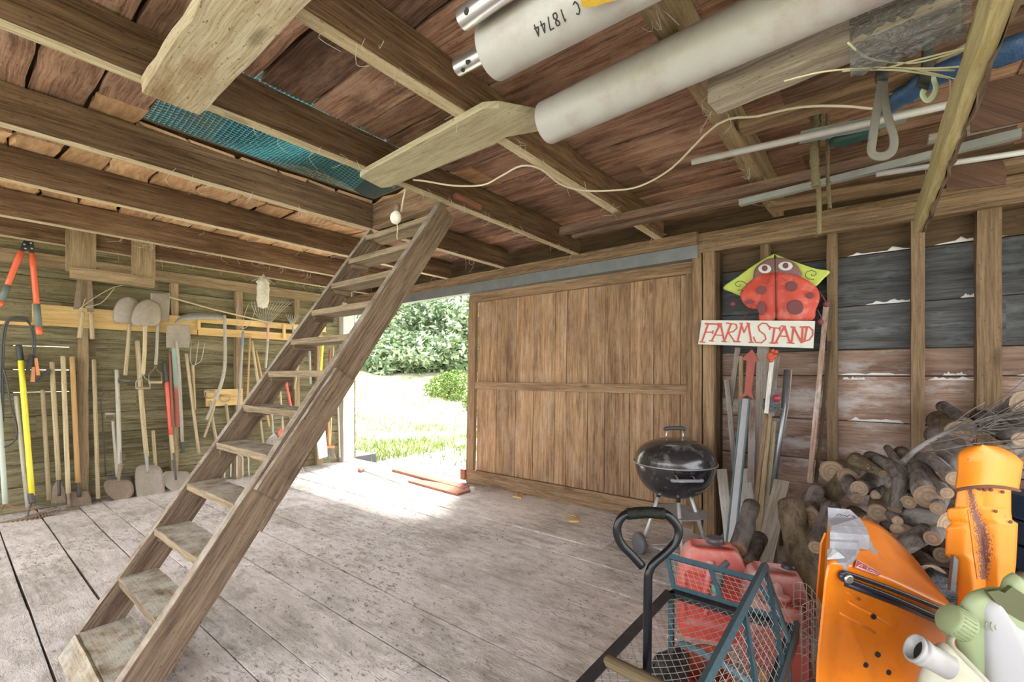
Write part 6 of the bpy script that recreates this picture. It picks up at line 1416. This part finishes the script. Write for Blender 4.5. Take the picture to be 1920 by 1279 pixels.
# white and green jerry cans
wcan = plain('white_green_plastic', (.36, .355, .375), .42, var=.05, scale=5, dirt=((.30, .33, .24), .4)); gcan = plain('pale_green_plastic', (.26, .315, .17), .5, var=.15, scale=10, dirt=((.30, .30, .15), .4)); ccan = plain('cream_plastic', (.40, .385, .30), .5, var=.1, scale=8, dirt=((.33, .33, .21), .5))
WJ = thing('water_can', (atD(1950, 1300, 1.25).x, atD(1950, 1300, 1.25).y, .30), 'large white and pale green water can with a green screw cap at the bottom right', 'water can')
def solid(T, name, outline, z0, dz, mat, bev, label=None, inset=0):
    """moulded plastic body: pillowed front, rounded rim, straight back wall"""
    P_ = smooth([V((a, b, 0)) for a, b in outline + [outline[0]]], 4)[:-1]; n = len(P_)
    cx_ = sum(p.x for p in P_) / n; cy_ = sum(p.y for p in P_) / n; D_ = ray(1880, 1230) * dz
    Q_ = [atD(p.x, p.y, z0 + .02) for p in P_]; C_ = atD(cx_, cy_, z0 + .02); mb = MB()
    rings = [[q + D_ for q in Q_], [q + D_ * .12 for q in Q_]]
    for sh, fw in ((.0, .004), (.02, .012), (.06, .020), (.14, .026), (.35, .030), (.7, .034)): rings.append([q.lerp(C_, sh) - FWD * fw for q in Q_])
    for r in rings: mb.v.extend(r)
    for k in range(len(rings) - 1):
        for i in range(n): j = (i + 1) % n; mb.face((k * n + i, k * n + j, (k + 1) * n + j, (k + 1) * n + i), ((0, 0),) * 4, .5, 0, True)
    mb.face(tuple(range(n)), ((0, 0),) * n, .5); mb.v.append(C_ - FWD * .036); c = len(mb.v) - 1; b = (len(rings) - 1) * n
    for i in range(n): mb.face((b + i, b + (i + 1) % n, c), ((0, 0),) * 3, .5, 0, True)
    o = mb.build(name, mat, T, recalc=True)
    if label: plab(o, label)
    return o
solid(WJ, 'body', [(1838, 1280), (1834, 1220), (1832, 1160), (1838, 1128), (1855, 1118), (1880, 1150), (1915, 1172), (2080, 1200), (2080, 1380), (1880, 1380), (1850, 1320)], 1.12, .24, wcan, .03)
solid(WJ, 'green_shoulder', [(1787, 1175), (1796, 1135), (1815, 1110), (1850, 1099), (1872, 1099), (1880, 1082), (1895, 1072), (1912, 1078), (1940, 1050), (1990, 1030), (2080, 1060), (2080, 1240), (1940, 1280), (1890, 1340), (1850, 1330), (1812, 1270), (1792, 1215)], 1.135, .2, gcan, .022, 'pale green shoulder and handle')
mb = MB(); mb.prism([atD(a, b, 1.118) for a, b in ((1852, 1110), (1872, 1107), (1884, 1112), (1898, 1100), (1925, 1118), (1960, 1140), (1960, 1180), (1915, 1165), (1885, 1146), (1868, 1130))][::-1], FWD * .01); plab(mb.build('recess_shade', plain('olive_recess_shade', (.075, .08, .03), .6), WJ, recalc=True), 'dark olive patch painting the shade of the handle recess');  # flat dark patch paints the recess shade onto the can
cc = atD(1790, 1166, 1.13); ax = (V(-RGT) * .80 + FWD * .12 + UP * .45).normalized(); mb = MB(); mb.lathe([(.026, -.03), (.036, -.025), (.037, .014), (.032, .020), (.002, .022)], cc, ax, 28); cp = mb.build('screw_cap', gcan, WJ)
mb = MB()
for k in range(24): a = k * .2618; e1 = ax.orthogonal().normalized(); e2 = ax.cross(e1); d = e1 * math.cos(a) + e2 * math.sin(a); mb.tube([cc + d * .037 - ax * .02, cc + d * .0375 + ax * .012], .0016, 4)
mb.build('cap_ribs', gcan, cp)
mb = MB(); mb.tube(smooth([atD(1790, 1188, 1.13), atD(1782, 1198, 1.11), atD(1784, 1212, 1.09), atD(1808, 1236, 1.07), atD(1860, 1290, 1.04)], 4), .0075, 8, flat=.6); mb.build('tether', ccan, WJ)
mb = MB()
for k in range(7): mb.tube(smooth([atD(1850 + 9 * k, 1166 + 1.5 * k, 1.115), atD(1848 + 9 * k, 1174 + 1.5 * k, 1.112), atD(1853 + 9 * k, 1182 + 2 * k, 1.115)], 3), .0012, 4)
mb.build('moulded_marks', gcan, WJ)
CJ = thing('water_can', (atD(1780, 1300, 1.05).x, atD(1780, 1300, 1.05).y, .30), 'cream water can with an open round neck at the bottom edge', 'water can')
solid(CJ, 'body', [(1722, 1262), (1735, 1232), (1752, 1208), (1770, 1206), (1800, 1235), (1850, 1290), (1880, 1380), (1700, 1390), (1712, 1310)], 1.02, .10, ccan, .02)
nc = atD(1752, 1236, 1.02); ax = (V(-RGT) * .80 + FWD * .22 + UP * .42).normalized(); mb = MB(); mb.lathe([(.027, -.03), (.027, .015), (.031, .026), (.031, .032), (.028, .034), (.032, .040), (.031, .044), (.026, .045), (.024, .02), (.024, -.015), (.001, -.015)], nc, ax, 28); mb.build('neck', plain('white_neck', (.36, .35, .36), .4, dirt=((.26, .25, .2), .5)), CJ)
mb = MB(); mb.lathe([(.0245, .026), (.001, .026)], nc, ax, 24); mb.build('dark_opening', dk, CJ)  # black disc painted for the shade inside the open neck
BX = thing('wooden_box', (.28, .97, 0), 'plain wooden box holding up the two water cans, below the picture edge', 'box')
b0 = atD(1780, 1390, 1.1); b1 = atD(2080, 1390, 1.25); 
mb = MB(); ctr = (b0 + b1) / 2; zt = min(atD(1800, 1385, 1.02).z, atD(1900, 1385, 1.3).z)
mb.bar(V((ctr.x, ctr.y, .01)) - RGT * .0, V((ctr.x, ctr.y, max(.12, zt - .01))), .55, .40, FWD); mb.build('body', M['stake'], BX)

# ------------------------------------------------------------------ loose things on the floor
def slab(pts, th, z, mat, name, label, cat, grp=None, lift=None):
    P_ = [onZ(a, b, z) for a, b in pts]; mb = MB(); mb.prism(P_, (0, 0, th)); return tag(mb.build(name, M[mat] if isinstance(mat, str) else mat), label, cat, grp)
slab([(670, 880), (684, 875), (768, 902), (752, 909)], .02, .0, 'whitewood', 'loose_board', 'pale loose board with a red end lying near the doorway', 'board')
slab([(735, 884), (748, 882), (880, 915), (870, 921)], .03, .0, 'redwood', 'loose_board', 'long red-brown loose board, the farther one by the doorway', 'board')
slab([(765, 905), (785, 903), (880, 918), (882, 923), (858, 930), (845, 927)], .025, .0, 'redwood', 'loose_board', 'shorter red-brown loose board pointing at the sliding door', 'board')
slab([(670, 880), (676, 877), (684, 881), (677, 885)], .022, .021, 'redwood', 'wood_chip', 'red wood scrap on the end of the pale loose board', 'scrap')
for q, lb in ((((961, 932), (970, 921), (985, 923), (977, 935)), 'mouse trap near the middle of the sliding door foot'), (((1063, 962), (1078, 965), (1085, 979), (1067, 979)), 'mouse trap nearer the kettle barbecue')):
    c = sum((onZ(a, b, 0) for a, b in q), V()) / 4; MT = thing('mouse_trap', c, lb, 'mouse trap', 'mouse traps on the floor'); P_ = [onZ(a, b, .001) for a, b in q]
    mb = MB(); mb.prism(P_, (0, 0, .012)); mb.build('base', M['yellow'], MT); mb = MB(); u = (P_[1] - P_[0]); w = (P_[3] - P_[0]); p0 = P_[0] + V((0, 0, .016))
    mb.tube([p0 + u * .1 + w * .15, p0 + u * .9 + w * .15, p0 + u * .9 + w * .6, p0 + u * .1 + w * .6], .0025, 4, closed=True); mb.tube([p0 + u * .05 + w * .4, p0 + u * .95 + w * .4], .005, 6); mb.build('spring', alu, MT)
rr = random.Random(77); mb = MB()
for i in range(1000):
    px = rr.uniform(300, 1300); py = rr.uniform(930, 1270); p = onZ(px, py, .003)
    if noise.noise(V((p.x * 1.1, p.y * 1.6, 2))) < .02 and rr.random() < .85: continue
    s = rr.uniform(.0015, .006); a = rr.uniform(0, 3.1); d = V((math.cos(a), math.sin(a), 0)) * s * rr.uniform(1, 2.5); mb.bar(p, p + d, s, s * .8, UP, tint=rr.random())
tag(mb.build('floor_crumbs', wood('earth_crumbs', (.34, .31, .27), (.16, .14, .11))), 'crumbs of earth and bark scattered on the plank floor', 'dirt', kind='stuff')
